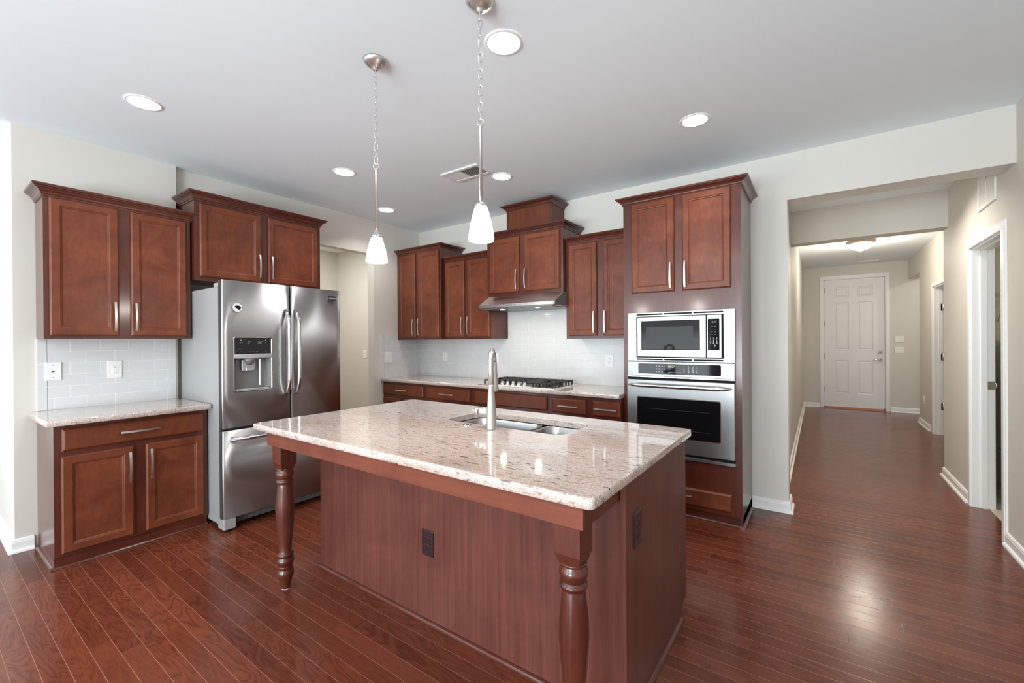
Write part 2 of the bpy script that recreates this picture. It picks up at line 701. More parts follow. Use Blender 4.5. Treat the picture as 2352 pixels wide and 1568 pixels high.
m = MB(); m.box(-7.2, 4.2, -3.9, 11.2, -0.10, 0.0)
struct(m.build('floor', 'floor_wood'))
m = MB(); m.box(1.105, 3.2, 3.6, 5.86, 0.0, 0.004)
struct(m.build('floor_laundry', 'vinyl_floor'))
wallobj('ceiling', [(-7.2, 1.2, -3.9, 4.14, ZC, ZC + 0.1)], 'ceiling_paint')
wallobj('ceiling_hall', [(-0.5, 4.2, 4.14, 11.2, ZH, ZH + 0.1), (-6.6, -4.44, 1.9, 4.1, ZH, ZH + 0.038)], 'ceiling_paint')
wallobj('wall_back', [(-6.5, -0.198, PB, 4.245, 0, ZC), (-0.198, XR, PB, 4.245, 2.463, ZC)])
wallobj('wall_fridge', [(-4.492, FX, 1.3127, 2.45, 0, ZC), (-4.492, FX, 3.297, PB, 0, ZC), (-4.492, FX, 2.45, 3.297, 2.425, ZC)])
wallobj('wall_chase', [(-4.85, CX, 0.42, 1.3127, 0, ZC)])
wallobj('wall_left', [(-7.0, -4.85, 0.42, 0.54, 0, ZC)])
wallobj('wall_pantry', [(-6.41, -6.29, 1.9, PB, 0, ZC), (-6.29, -4.492, 1.9, 2.0, 0, ZC)])
wallobj('wall_right', [(XR, 1.14, REAR_Y, 4.275, 0, ZC), (XR, 1.14, 4.275, 5.015, 2.09, ZC), (XR, 1.14, 5.015, 5.98, 0, ZC)])
wallobj('wall_hall_left', [(-0.38, -0.256, 4.245, 10.62, 0, ZC)])
wallobj('wall_laundry', [(1.14, 3.2, 5.86, 5.98, 0, ZC), (3.08, 3.2, 3.6, 5.86, 0, ZC), (1.14, 3.2, 3.5, 3.6, 0, ZC)], 'laundry_paint')
wallobj('wall_foyer', [(1.335, 1.475, 5.98, 7.55, 0, ZC), (1.335, 1.475, 7.55, 8.48, 2.09, ZC), (1.335, 1.475, 8.48, 9.55, 0, ZC), (1.335, 1.475, 9.55, 10.62, 2.44, ZC)])
wallobj('wall_bedroom', [(1.475, 3.0, 6.9, 7.0, 0, ZC), (2.9, 3.0, 7.0, 9.3, 0, ZC), (1.475, 3.0, 9.3, 9.4, 0, ZC)])
wallobj('wall_front', [(-0.5, 0.06, 10.62, 10.76, 0, ZC), (1.045, 3.2, 10.62, 10.76, 0, ZC), (0.06, 1.045, 10.62, 10.76, 2.535, ZC), (3.1, 3.2, 9.4, 10.62, 0, ZC)])
wallobj('trim_beam', [(-0.256, XR, 5.785, 5.98, 2.432, ZH)])
# rear part of the room, behind the camera, with its windows
rb, z0, z1 = [], 0.3, 2.6
xs = [LEFT_X - 0.12]
for a, b in REAR_WINDOWS: xs += [a, b]
xs.append(1.14)
for i in range(0, len(xs), 2):
    rb.append((xs[i], xs[i + 1], REAR_Y - 0.12, REAR_Y, 0, ZC))
for a, b in REAR_WINDOWS:
    rb += [(a, b, REAR_Y - 0.12, REAR_Y, 0, z0), (a, b, REAR_Y - 0.12, REAR_Y, z1, ZC)]
wallobj('wall_rear', rb)
rb, ys = [], [REAR_Y]
for a, b in LEFT_WINDOWS: ys += [a, b]
ys.append(0.54)
for i in range(0, len(ys), 2):
    rb.append((LEFT_X - 0.12, LEFT_X, ys[i], ys[i + 1], 0, ZC))
for a, b in LEFT_WINDOWS:
    rb += [(LEFT_X - 0.12, LEFT_X, a, b, 0, z0), (LEFT_X - 0.12, LEFT_X, a, b, z1, ZC)]
wallobj('wall_far_left', rb)
k = 0
for a, b in REAR_WINDOWS:
    k += 1
    m = MB()
    for t in (a, (a + b) / 2 - 0.02, b - 0.04):
        m.box(t, t + 0.04, REAR_Y - 0.10, REAR_Y - 0.07, z0, z1)
    for t in (z0, (z0 + z1) / 2 - 0.02, z1 - 0.04):
        m.box(a, b, REAR_Y - 0.10, REAR_Y - 0.07, t, t + 0.04)
    struct(m.build('window_%d' % k, 'trim_paint'))
for a, b in LEFT_WINDOWS:
    k += 1
    m = MB()
    for t in (a, (a + b) / 2 - 0.02, b - 0.04):
        m.box(LEFT_X - 0.10, LEFT_X - 0.07, t, t + 0.04, z0, z1)
    for t in (z0, (z0 + z1) / 2 - 0.02, z1 - 0.04):
        m.box(LEFT_X - 0.10, LEFT_X - 0.07, a, b, t, t + 0.04)
    struct(m.build('window_%d' % k, 'trim_paint'))

# baseboards: profile (out, z)
BASE = [(0, 0), (0.030, 0), (0.029, 0.010), (0.024, 0.017), (0.015, 0.021), (0.015, 0.066), (0.012, 0.072), (0.012, 0.078), (0.006, 0.086), (0.0, 0.088)]


def baseboard(name, pts, closed_ends=True):
    """pts: polyline on the floor; the board lies on the left-hand side normal of travel (mitred corners)"""
    P = [Vector(p) for p in pts]
    rings = []
    for i, p in enumerate(P):
        ds = []
        if i > 0: ds.append((P[i] - P[i - 1]).normalized())
        if i < len(P) - 1: ds.append((P[i + 1] - P[i]).normalized())
        ns = [Vector((-d.y, d.x)) for d in ds]
        if len(ns) == 2:
            s = ns[0] + ns[1]
            nrm = s / (1 + ns[0].dot(ns[1]))
        else:
            nrm = ns[0]
        rings.append([(p.x + nrm.x * o, p.y + nrm.y * o, z + 0.0003) for o, z in BASE])
    m = MB()
    m.loops(rings)
    return struct(m.build(name, 'trim_paint'))


baseboard('baseboard_back', [(-0.256 + 0.0, 4.3), (-0.198, 4.247)][:0] + [(-0.197, 4.245), (-0.197, PB - G), (-0.449, PB - G)])
baseboard('baseboard_hall_left', [(-0.255, 10.619), (-0.255, 4.246)])
baseboard('baseboard_left', [(CX + G, 0.506), (CX + G, 0.419), (-7.0, 0.419)])
baseboard('baseboard_right', [(XR - G, REAR_Y), (XR - G, 4.203)])
baseboard('baseboard_hall_right', [(XR - G, 5.087), (XR - G, 5.981), (1.05, 5.981)])
baseboard('baseboard_foyer', [(1.334, 8.69), (1.334, 9.551), (1.475, 9.551)])
baseboard('baseboard_front_left', [(0.02, 10.619), (-0.254, 10.619)])
baseboard('baseboard_front_right', [(3.0, 10.619), (1.09, 10.619)])

# ------------------------------------------------------------------ doors and casings of the hall
def casing_x(name, x, ya, yb, ztop, inner, side=-1, w=0.062):
    """door casing on a wall face of constant x, around ya..yb; inner = jamb depth into the wall"""
    m = MB()
    for (a, b, c, d) in ((ya - w, ya, 0, ztop), (yb, yb + w, 0, ztop), (ya - w, yb + w, ztop, ztop + w)):
        m.box(x, x + side * 0.011, a, b, c + 0.0004, d - 0.0002)
        e, f = (a + 0.014 if a < ya else a + 0.004), (b - 0.014 if b > yb else b - 0.004)
        m.box(x + side * 0.0105, x + side * 0.017, e, f, (c + 0.0004) if c == 0 else c + 0.004, d + 0.003 if c == 0 else d - 0.014)
    j = 0.019
    for (a, b) in ((ya - 0.001, ya + 0.012), (yb - 0.012, yb + 0.001)):
        m.box(x - 0.0005, x - side * inner, a, b, 0.0004, ztop)
    m.box(x - 0.0005, x - side * inner, ya, yb, ztop - 0.012, ztop + 0.001)
    s0, s1 = x - side * 0.047, x - side * 0.083
    m.box(s0, s1, ya + 0.012, ya + 0.024, 0.0004, ztop - 0.012)
    m.box(s0, s1, yb - 0.024, yb - 0.012, 0.0004, ztop - 0.012)
    m.box(s0, s1, ya + 0.012, yb - 0.012, ztop - 0.024, ztop - 0.012)
    return struct(m.build(name, 'trim_paint'))


casing_x('trim_laundry_door', XR, 4.267, 5.023, 2.089, 0.128)
casing_x('trim_foyer_door', 1.335, 7.55, 8.485, 2.089, 0.141)
# strike plate on the far jamb of the laundry doorway
m = MB()
m.box(1.092, 1.139, 5.008, 5.0105, 0.955, 1.020, 0.001, 1)
m.turned([(0.012, 0), (0.012, 0.005)], (1.116, 5.009, 0.988), (0, -1, 0), 14)
m.tube([(1.137, 5.009, 0.965), (1.146, 5.004, 0.975), (1.146, 5.004, 1.0), (1.137, 5.009, 1.01)], 0.003, 8)
tag(m.build('strike_plate', 'chrome'), 'small metal strike plate on the laundry doorway jamb', 'latch plate')

# front door
fd = struct(bpy.data.objects.new('door_1', None)); COL.objects.link(fd)
fd.location = (0.092, 10.66, 0)
m = MB()
W_, H0, H1 = 0.918, 0.05, 2.515
PAN = [(0.165, 0.388, 2.18, 2.378), (0.52, 0.75, 2.18, 2.378), (0.165, 0.388, 1.145, 2.076), (0.52, 0.75, 1.145, 2.076), (0.165, 0.388, 0.293, 0.937), (0.52, 0.75, 0.293, 0.937)]
xs_ = sorted({0, W_, 0.165, 0.388, 0.52, 0.75}); zs_ = sorted({H0, H1, 2.18, 2.378, 1.145, 2.076, 0.293, 0.937})
for i in range(len(xs_) - 1):
    for j in range(len(zs_) - 1):
        c = (xs_[i] + xs_[i + 1]) / 2, (zs_[j] + zs_[j + 1]) / 2
        if not any(p[0] < c[0] < p[1] and p[2] < c[1] < p[3] for p in PAN):
            vs = [m.bm.verts.new(q) for q in ((xs_[i], 0, zs_[j]), (xs_[i + 1], 0, zs_[j]), (xs_[i + 1], 0, zs_[j + 1]), (xs_[i], 0, zs_[j + 1]))]
            m._face(vs)
m.box(0, W_, 0.0125, 0.045, H0, H1)
m.loops([ringxz(0, W_, H0, H1, 0, 0), ringxz(0, W_, H0, H1, 0, 0.0125)], False, False)
dl = m.build('door_leaf', 'door_paint', fd)
for p in PAN:
    m = MB()
    m.loops([ringxz(*p, i, y) for i, y in ((0, 0), (0.012, 0.010), (0.022, 0.010), (0.040, 0.003))], False, True)
    m.build('panel', 'door_paint', dl)
for z in (2.328, 1.67, 1.022, 0.36):
    m = MB(); m.turned([(0.011, 0), (0.011, 0.10)], (-0.006, -0.008, z - 0.05), (0, 0, 1), 10); m.box(-0.014, 0.004, -0.004, -0.002, z - 0.05, z + 0.05)
    m.build('hinge', 'mid_grey', fd)
m = MB(); m.turned([(0.034, 0), (0.032, 0.010), (0.016, 0.016), (0.014, 0.028)], (0.851, -0.001, 1.102), (0, -1, 0), 20)
m.build('deadbolt', 'chrome', fd)
m = MB()
m.turned([(0.034, 0), (0.031, 0.010), (0.014, 0.016), (0.012, 0.045)], (0.851, -0.001, 0.96), (0, -1, 0), 20)
m.tube([(0.851, -0.045, 0.96), (0.82, -0.05, 0.965), (0.78, -0.048, 0.96), (0.745, -0.045, 0.952)], [0.011, 0.010, 0.009, 0.007], 10)
m.build('door_handle', 'chrome', fd)
m = MB()
for (a, b, c, d) in ((0.022, 0.092 - 0.012, 0, 2.53), (1.01 + 0.012, 1.080, 0, 2.53), (0.022, 1.080, 2.53, 2.60)):
    m.box(a, b, 10.602, 10.6195, c + 0.0004, d, 0.004, 1)
for (a, b, p, q) in ((0.061, 0.089, 10.612, 10.75), (1.013, 1.044, 10.612, 10.75), (0.0895, 0.104, 10.707, 10.74), (0.998, 1.0125, 10.707, 10.74)):
    m.box(a, b, p, q, 0.035, 2.53)
m.box(0.061, 1.044, 10.612, 10.75, 2.522, 2.534)
struct(m.build('trim_front_door', 'trim_paint'))
m = MB(); m.prism([(10.598, 0.0005), (10.602, 0.012), (10.635, 0.030), (10.75, 0.034), (10.75, 0.0005)], 'x', 0.083, 1.020)
struct(m.build('trim_threshold', 'threshold_wood'))

# foyer door leaf standing open beyond its jamb, with hinges
d2 = struct(bpy.data.objects.new('door_2', None)); COL.objects.link(d2)
d2.location = (1.420, 8.425, 0)
m = MB(); m.box(0.02, 0.80, -0.001, 0.034, 0.012, 2.07, 0.002, 1)
m.build('door_leaf', 'door_paint', d2)
for z in (1.80, 1.10, 0.40):
    m = MB(); m.box(-0.016, 0.020, 0.036, 0.040, z - 0.05, z + 0.05); m.turned([(0.008, 0), (0.008, 0.104)], (0.012, 0.028, z - 0.052), (0, 0, 1), 10)
    m.build('hinge', 'chrome', d2)

# ------------------------------------------------------------------ backsplashes (tiled wall surfaces)
def splash(name, label, loc, rz, w, zh, edges=(), zlo=0.0, extra=None):
    """tile field w wide, zh high; local x along the wall, front at y = -0.009"""
    o = thing(name, label, 'backsplash', loc, rz)
    x0 = 0.049 if 'l' in edges else 0.0
    x1 = w - 0.054 if 'r' in edges else w
    m = MB(); m.box(x0, x1, -0.009, -0.0004, zlo, zh)
    if extra:
        for e in extra: m.box(*e)
    m.build('tile_field', 'subway_tile', o)
    if 'l' in edges:
        m = MB(); m.box(0.0, x0 - 0.0012, -0.009, -0.0004, zlo, zh, 0.0012, 1); m.build('edge_tiles', 'edge_tile', o)
    if 'r' in edges:
        m = MB(); m.box(x1 + 0.0012, w, -0.009, -0.0004, zlo, zh, 0.0012, 1); m.build('edge_tiles', 'edge_tile', o)
    return o


ZS = 0.9145      # left / island counter top
ZK = 0.921       # back counter top
splash('backsplash', 'white subway tile backsplash between left counter and left upper cabinet', (CX, 0.524, ZS + 0.0005), PI / 2, 0.776, 1.404 - ZS, 'lr')
splash('backsplash', 'narrow white subway tile return on side wall beside double light switch', (FX, 3.385, ZK + 0.0005), PI / 2, PB - 3.385 - 0.0095, 1.443 - ZK, 'l')
splash('backsplash', 'long white subway tile backsplash behind the gas cooktop', (FX, PB, ZK + 0.0005), 0.0, -1.333 - FX, 1.398 - ZK, '',
       0.0, [(-2.905 - FX, -1.99 - FX, -0.009, -0.0004, 1.398 - ZK, 1.80 - ZK)])

# ------------------------------------------------------------------ granite counters
def slab(m, outer_fn, z0, z1, hole=None, er=0.005):
    rings = [(0.003, z0), (0.0, z0 + 0.003), (0.0, z1 - er), (er * 0.3, z1 - er * 0.3), (er, z1)]
    vr = [[m.bm.verts.new((x, y, z)) for x, y in outer_fn(i)] for i, z in rings]
    n = len(vr[0])
    for a, b in zip(vr[:-1], vr[1:]):
        for i in range(n):
            j = (i + 1) % n
            m._face([a[i], a[j], b[j], b[i]], True)
    if hole is None:
        m._face(vr[-1]); m._face(list(reversed(vr[0])))
        return
    hr = [[m.bm.verts.new((x, y, z)) for x, y in hole(i)] for i, z in ((0.0, z0), (0.0, z1 - 0.003), (-0.003, z1))]
    k = len(hr[0])
    for a, b in zip(hr[:-1], hr[1:]):
        for i in range(k):
            j = (i + 1) % k
            m._face([a[i], a[j], b[j], b[i]])
    m.bm.edges.ensure_lookup_table()

    def edges_of(loop):
        out = []
        for i in range(len(loop)):
            a, b = loop[i], loop[(i + 1) % len(loop)]
            e = m.bm.edges.get((a, b)) or m.bm.edges.new((a, b))
            out.append(e)
        return out
    bmesh.ops.triangle_fill(m.bm, use_beauty=True, edges=edges_of(vr[-1]) + edges_of(hr[-1]))
    bmesh.ops.triangle_fill(m.bm, use_beauty=True, edges=edges_of(vr[0]) + edges_of(hr[0]))


m = MB()
slab(m, lambda i: rrect(CX + 0.001, -3.682 - i, 0.481 + i, 1.326 - i, 0.006, 3), 0.879, ZS)
tag(m.build('countertop', 'granite'), 'small cream granite countertop on the left base cabinet', 'countertop')
m = MB()
slab(m, lambda i: rrect(FX + 0.001, -1.334, 3.388 + i, PB - 0.001, 0.004, 3), 0.886, ZK)
tag(m.build('countertop', 'granite'), 'long cream granite countertop along the back wall under the gas cooktop', 'countertop')
m = MB()
SX0, SX1, SY0, SY1 = -1.792, -1.003, 1.826, 2.168
slab(m, lambda i: rrect(-2.612 + i, -0.530 - i, 1.139 + i, 2.331 - i, 0.020, 5), 0.880, ZS,
     lambda i: rrect(SX0 + i, SX1 - i, SY0 + i, SY1 - i, 0.075, 8), er=0.006)
tag(m.build('countertop', 'granite'), 'large polished cream granite island countertop with sink cutout', 'countertop')

# ------------------------------------------------------------------ left base cabinet
c = thing('base_cabinet', 'cherry two-door base cabinet with one wide drawer under the left counter', 'base cabinet', (-3.768, 0.523, 0), PI / 2)
w = 0.803
m = MB(); m.box(0, w, 0, 0.548, 0.072, 0.8785); m.box(0.0, w, 0.014, 0.548, 0.0, 0.072)
m.build('carcass', 'cabinet_wood', c)
for a, b, hx in ((0.030, 0.372, 0.372 - 0.024), (0.436, 0.777, 0.436 + 0.024)):
    d = panel_door(c, a, b, 0.090, 0.684)
    pull(d, hx, 0.548, -0.02)
d = slab_drawer(c, 0.034, 0.778, 0.714, 0.850)
pull(d, 0.406, 0.785, -0.02, 0.208, True)
m = MB(); quarter(m, (-0.017, 0.012), (w, 0.012), (0, -1)); quarter(m, (0, 0.0), (0, 0.52), (-1, 0))
m.build('shoe_molding', 'cabinet_wood', c)

# left upper cabinet
c = thing('wall_cabinet', 'two-door cherry wall cabinet above the left counter', 'wall cabinet', (-4.052, 0.524, 1.404), PI / 2)
w = 0.796
m = MB(); m.box(0, w, 0, 0.264, 0, 0.930); m.build('carcass', 'cabinet_wood', c)
crown(c, 0, w, 0.264, 0.918)
for a, b, hx in ((0.026, 0.366, 0.366 - 0.026), (0.431, 0.768, 0.431 + 0.022)):
    d = panel_door(c, a, b, 0.022, 0.916)
    pull(d, hx, 0.155, -0.02)

# cabinet over the refrigerator
c = thing('wall_cabinet', 'deep two-door cherry wall cabinet above the refrigerator', 'wall cabinet', (-4.006, 1.333, 1.865), PI / 2)
w = 1.052
m = MB(); m.box(0, w, 0, 0.370, 0, 0.640)
m.build('carcass', 'cabinet_wood', c)
crown(c, 0, w, 0.370, 0.632, hs=0.95)
for a, b, hx in ((0.033, 0.496, 0.496 - 0.022), (0.556, 1.022, 0.556 + 0.022)):
    d = panel_door(c, a, b, 0.034, 0.615)
    pull(d, hx, 0.167, -0.02)

# ------------------------------------------------------------------ cabinets of the back wall
def upper(label, x0, x1, yf, z0, zt, doors, hz, left=True, right=True, hs=1.0, doorz=None, crown_on=True):
    c = thing('wall_cabinet', label, 'wall cabinet', (x0, yf, z0), 0.0)
    k = (yf - 0.02) / yf
    w = x1 - x0
    m = MB(); m.box(0, w, 0, PB - 0.0015 - yf, 0, zt - z0 + 0.01); m.build('carcass', 'cabinet_wood', c)
    if crown_on:
        crown(c, 0, w, PB - 0.002 - yf, zt - z0, left, right, hs=hs)
    for (a, b, z_lo, z_hi, hs_) in doors:
        A, B = a * k - x0, b * k - x0
        Z0, Z1 = 1.372 + (z_lo - 1.372) * k - z0, 1.372 + (z_hi - 1.372) * k - z0
        d = panel_door(c, A, B, Z0, Z1)
        hx = (B - 0.022) if hs_ == 'r' else (A + 0.022)
        pull(d, hx, Z0 + 0.022 + 0.1025, -0.02)
    return c


upper('tall narrow two-door cherry wall cabinet in the back corner', FX + 0.002, -3.613, 3.655, 1.392, 2.463,
      [(-4.362, -4.055, 1.421, 2.452, 'r'), (-3.999, -3.655, 1.421, 2.452, 'l')], 0, left=False, hs=0.72)
upper('low two-door cherry wall cabinet between corner cabinet and hood cabinet', -3.612, -2.918, 3.720, 1.392, 2.296,
      [(-3.608, -3.309, 1.419, 2.293, 'r'), (-3.265, -2.948, 1.419, 2.293, 'l')], 0, left=False, right=False, hs=0.8)
upper('short two-door cherry wall cabinet directly above the range hood', -2.917, -1.993, 3.664, 1.838, 2.452,
      [(-2.889, -2.509, 1.876, 2.449, 'r'), (-2.444, -2.036, 1.876, 2.449, 'l')], 0, hs=0.85)
upper('two-door cherry wall cabinet between range hood and oven tower', -1.990, -1.333, 3.720, 1.386, 2.296,
      [(-1.967, -1.677, 1.413, 2.288, 'r'), (-1.613, -1.345, 1.413, 2.288, 'l')], 0, left=False, right=False, hs=0.8)

c = thing('duct_cover', 'small cherry duct cover box topped with crown molding above the hood cabinet', 'duct cover', (-2.705, 3.737, 2.515), 0.0)
w = 0.530
m = MB(); m.box(0, w, 0.0, 0.2955, 0, 0.272)
m.build('panel_box', 'veneer_wood', c)
m = MB(); m.box(-0.002, 0.022, -0.004, 0.02, 0, 0.235); m.build('corner_trim', 'cabinet_wood', c)
m = MB(); m.box(w - 0.014, w + 0.002, -0.004, 0.02, 0, 0.235); m.build('corner_trim', 'cabinet_wood', c)
crown(c, 0, w, 0.2955, 0.226, hs=0.74)

# ------------------------------------------------------------------ range hood
c = thing('range_hood', 'brushed stainless range hood over the gas cooktop', 'range hood', (-2.905, 3.50, 1.70), 0.0)
w = 0.914
m = MB()
prof = [(0.0, 0.012), (0.004, 0.002), (0.52, 0.002), (0.52, 0.1375), (0.165, 0.1375), (0.0, 0.040)]
m.prism(prof, 'x', 0.0, w - 0.016)
m.build('canopy', 'hood_steel', c)
m = MB(); m.prism([(0.0, 0.010), (0.52, 0.000), (0.52, 0.1376), (0.168, 0.1376), (0.002, 0.042)], 'x', w - 0.0155, w); m.build('end_panel', 'dark_grey', c)
m = MB(); m.box(0.03, w - 0.05, 0.04, 0.49, -0.004, 0.0015); m.build('filter_panel', 'mid_grey', c)
for x in (0.255, 0.675):
    m = MB(); m.turned([(0.034, 0), (0.034, 0.006), (0.028, 0.008)], (x, 0.075, -0.0035), (0, 0, -1), 20); b = m.build('light_bezel', 'polished_steel', c)
    m = MB(); m.turned([(0.026, 0), (0.024, 0.003)], (x, 0.075, -0.0118), (0, 0, -1), 20); m.build('light_lens', 'hood_lens', b)
for i in range(5):
    m = MB(); m.turned([(0.006, 0), (0.005, 0.005)], (0.375 + i * 0.022, -0.0, 0.026), (0, -1, 0.0), 10); m.build('button', 'dark_grey', c)

for x in (-2.65, -2.23):
    area_light('hood_lamp', (x, 3.575, 1.683), (0, 0, 0), 0.05, 0.05, 1.7, (1.0, 0.86, 0.68), 'DISK')

# ------------------------------------------------------------------ back base cabinets
YB = 3.430
def base_unit(label, x0, x1, drawers, doors):
    c = thing('base_cabinet', label, 'base cabinet', (x0, YB, 0), 0.0)
    w = x1 - x0
    m = MB(); m.box(0.0004, w - 0.0004, 0, PB - 0.002 - YB, 0.10, 0.8855); m.box(0.0004, w - 0.0004, 0.06, PB - 0.002 - YB, 0, 0.10)
    m.build('carcass', 'cabinet_wood', c)
    for a, b, z0, z1, h in drawers:
        d = slab_drawer(c, a - x0, b - x0, z0, z1)
        if h: pull(d, (a + b) / 2 - x0, (z0 + z1) / 2, -0.02, min(0.2, (b - a) * 0.85), True)
    for a, b, z0, z1, s in doors:
        d = panel_door(c, a - x0, b - x0, z0, z1)
        pull(d, (b - x0 - 0.024) if s == 'r' else (a - x0 + 0.024), z1 - 0.13, -0.02)
    return c


base_unit('back base cabinet in the left corner with one drawer over two doors', FX + 0.002, -3.640, [(-4.365, -3.662, 0.728, 0.860, 1)], [(-4.365, -4.055, 0.12, 0.692, 'r'), (-3.995, -3.662, 0.12, 0.692, 'l')])
base_unit('second back base cabinet from the left corner, one drawer beside the false front', -3.640, -2.948, [(-3.608, -2.972, 0.728, 0.860, 1)], [(-3.608, -3.32, 0.12, 0.692, 'r'), (-3.26, -2.972, 0.12, 0.692, 'l')])
base_unit('back base cabinet below the cooktop with a plain handle-less front', -2.948, -2.004, [(-2.905, -2.036, 0.726, 0.858, 0)], [(-2.905, -2.50, 0.12, 0.692, 'r'), (-2.44, -2.036, 0.12, 0.692, 'l')])
base_unit('narrow drawer base cabinet right of the cooktop', -2.004, -1.617, [(-1.976, -1.644, 0.722, 0.852, 1), (-1.976, -1.644, 0.42, 0.70, 1), (-1.976, -1.644, 0.12, 0.40, 1)], [])
base_unit('narrow base cabinet with one drawer against the oven tower', -1.617, -1.333, [(-1.583, -1.335, 0.724, 0.854, 1)], [(-1.583, -1.335, 0.12, 0.692, 'l')])

# ------------------------------------------------------------------ gas cooktop
c = thing('cooktop', 'stainless five-burner gas cooktop with black grates on the back counter', 'cooktop', (-2.880, 3.445, ZK), 0.0)
w, dp = 0.905, 0.50
m = MB()
m.loops([[(i, i, z), (w - i, i, z), (w - i, dp - i, z), (i, dp - i, z)] for i, z in ((0, 0.0003), (0, 0.004), (0.004, 0.008), (0.03, 0.011), (0.045, 0.008))])
m.build('tray', 'knob_steel', c)
for x in (0.275, 0.342, 0.410, 0.478, 0.546):
    m = MB()
    m.lathe([(0.024, 0.008), (0.023, 0.013), (0.018, 0.016), (0.017, 0.036), (0.015, 0.039)], x, 0.055, 18)
    m.box(x - 0.004, x + 0.004, 0.055 - 0.020, 0.055 + 0.020, 0.03, 0.046, 0.002, 1)
    m.build('knob', 'knob_steel', c)
BUR = [(0.155, 0.14), (0.155, 0.36), (0.452, 0.30), (0.75, 0.14), (0.75, 0.36)]
for x, y in BUR:
    m = MB(); m.lathe([(0.046, 0.0085), (0.046, 0.016), (0.036, 0.018), (0.036, 0.025), (0.020, 0.028)], x, y, 20)
    m.build('burner', 'cast_iron', c)


def grate(x0, x1, y0, y1, nleg):
    m = MB()
    zt, zb, t = 0.050, 0.037, 0.006
    for x in (x0, x1 - 2 * t):
        m.box(x, x + 2 * t, y0, y1, zb, zt, 0.002, 1)
    for y in (y0, y1 - 2 * t):
        m.box(x0, x1, y, y + 2 * t, zb, zt, 0.002, 1)
    n = 6
    for i in range(1, n):
        y = y0 + (y1 - y0) * i / n
        m.box(x0, x0 + (x1 - x0) * 0.40, y - t, y + t, zb + 0.002, zt + 0.003, 0.002, 1)
        m.box(x1 - (x1 - x0) * 0.40, x1, y - t, y + t, zb + 0.002, zt + 0.003, 0.002, 1)
    xm = (x0 + x1) / 2
    m.box(xm - t, xm + t, y0, y0 + 0.10, zb + 0.002, zt + 0.003, 0.002, 1)
    m.box(xm - t, xm + t, y1 - 0.10, y1, zb + 0.002, zt + 0.003, 0.002, 1)
    m.box(x0, x1, (y0 + y1) / 2 - t, (y0 + y1) / 2 + t, zb, zt)
    for x in (x0, x1 - 2 * t):
        for i in range(nleg):
            y = y0 + (y1 - y0 - 2 * t) * i / (nleg - 1)
            m.box(x, x + 2 * t, y, y + 2 * t, 0.0085, zt)
    for i in (1, 2):
        xx = x0 + (x1 - x0) * i / 3
        m.box(xx - t, xx + t, y0, y0 + 2 * t, 0.0085, zt)
        m.box(xx - t, xx + t, y1 - 2 * t, y1, 0.0085, zt)
    return m.build('grate', 'cast_iron', c)


grate(0.045, 0.262, 0.045, 0.455, 6)
grate(0.268, 0.632, 0.125, 0.455, 5)
grate(0.638, 0.860, 0.045, 0.455, 7)

# ------------------------------------------------------------------ oven tower
TY, TX0, TX1 = 3.497, -1.330, -0.452
c = thing('oven_tower', 'tall cherry tower cabinet holding the microwave and wall oven', 'cabinet', (TX0, TY, 0), 0.0)
w = TX1 - TX0
m = MB(); m.box(0, w, 0, PB - 0.002 - TY, 0.075, 2.50); m.box(0, w, 0.030, PB - 0.002 - TY, 0, 0.075); m.box(w - 0.016, w, 0, PB - 0.002 - TY, 0, 0.075)
m.build('carcass', 'cabinet_wood', c)
crown(c, 0, w, PB - 0.002 - TY, 2.484, hs=0.80)
k = (TY - 0.02) / TY
for a, b, s in ((-1.263, -0.923, 'r'), (-0.862, -0.521, 'l')):
    A, B = a * k - TX0, b * k - TX0
    d = panel_door(c, A, B, 1.749, 2.486)
    pull(d, B - 0.024 if s == 'r' else A + 0.024, 1.872, -0.02)
d = slab_drawer(c, -1.263 * k - TX0, -0.522 * k - TX0, 0.105, 0.234)
pull(d, w / 2, 0.182, -0.02, 0.205, True)
m = MB(); quarter(m, (0, 0.030), (w, 0.030), (0, -1)); quarter(m, (w, 0.0), (w, 0.47), (1, 0)); quarter(m, (w - 0.016, 0.0), (w + 0.017, 0.0), (0, -1))
m.build('shoe_molding', 'cabinet_wood', c)

# microwave with its trim kit (local y = 0 is the tower face)
c = thing('microwave', 'built-in stainless microwave with trim frame in the oven tower', 'microwave', (-1.290, TY - 0.0006, 1.199), 0.0)
w = 0.798
m = MB(); m.box(0, w, -0.018, 0, 0, 0.392, 0.002, 1); m.build('trim_frame', 'appliance_steel', c)
m = MB(); m.box(0.073, 0.722, -0.021, -0.0175, 0.029, 0.359, 0.004, 2); m.build('gap_frame', 'black_plastic', c)
for z in (0.008, 0.369):
    for a, b in ((0.075, 0.284), (0.294, 0.503), (0.513, 0.720)):
        m = MB(); m.box(a, b, -0.0187, -0.0178, z, z + 0.012); m.build('vent_slot', 'black_plastic', c)
m = MB(); m.box(0.085, 0.606, -0.036, -0.021, 0.036, 0.354, 0.003, 2); d = m.build('door', 'appliance_steel', c)
m = MB(); m.box(0.120, 0.563, -0.0372, -0.0355, 0.091, 0.322, 0.004, 2); b = m.build('window', 'smoked_glass', d)
m = MB(); m.box(0.158, 0.515, -0.0377, -0.0371, 0.126, 0.273); m.build('window_mesh', 'window_screen', b)
m = MB(); m.loops([[(0.342 + r * math.cos(a), -0.0379 + dy, 0.095 + r * math.sin(a)) for a in [PI * i / 14 for i in range(15)]] for r, dy in ((0.030, 0.0006), (0.030, 0), (0.040, 0), (0.040, 0.0006))], False, False, False)
m.build('arch_mark', 'black_plastic', b)
m = MB(); m.box(0.609, 0.712, -0.034, -0.021, 0.036, 0.354, 0.003, 2); p = m.build('control_panel', 'appliance_steel', c)
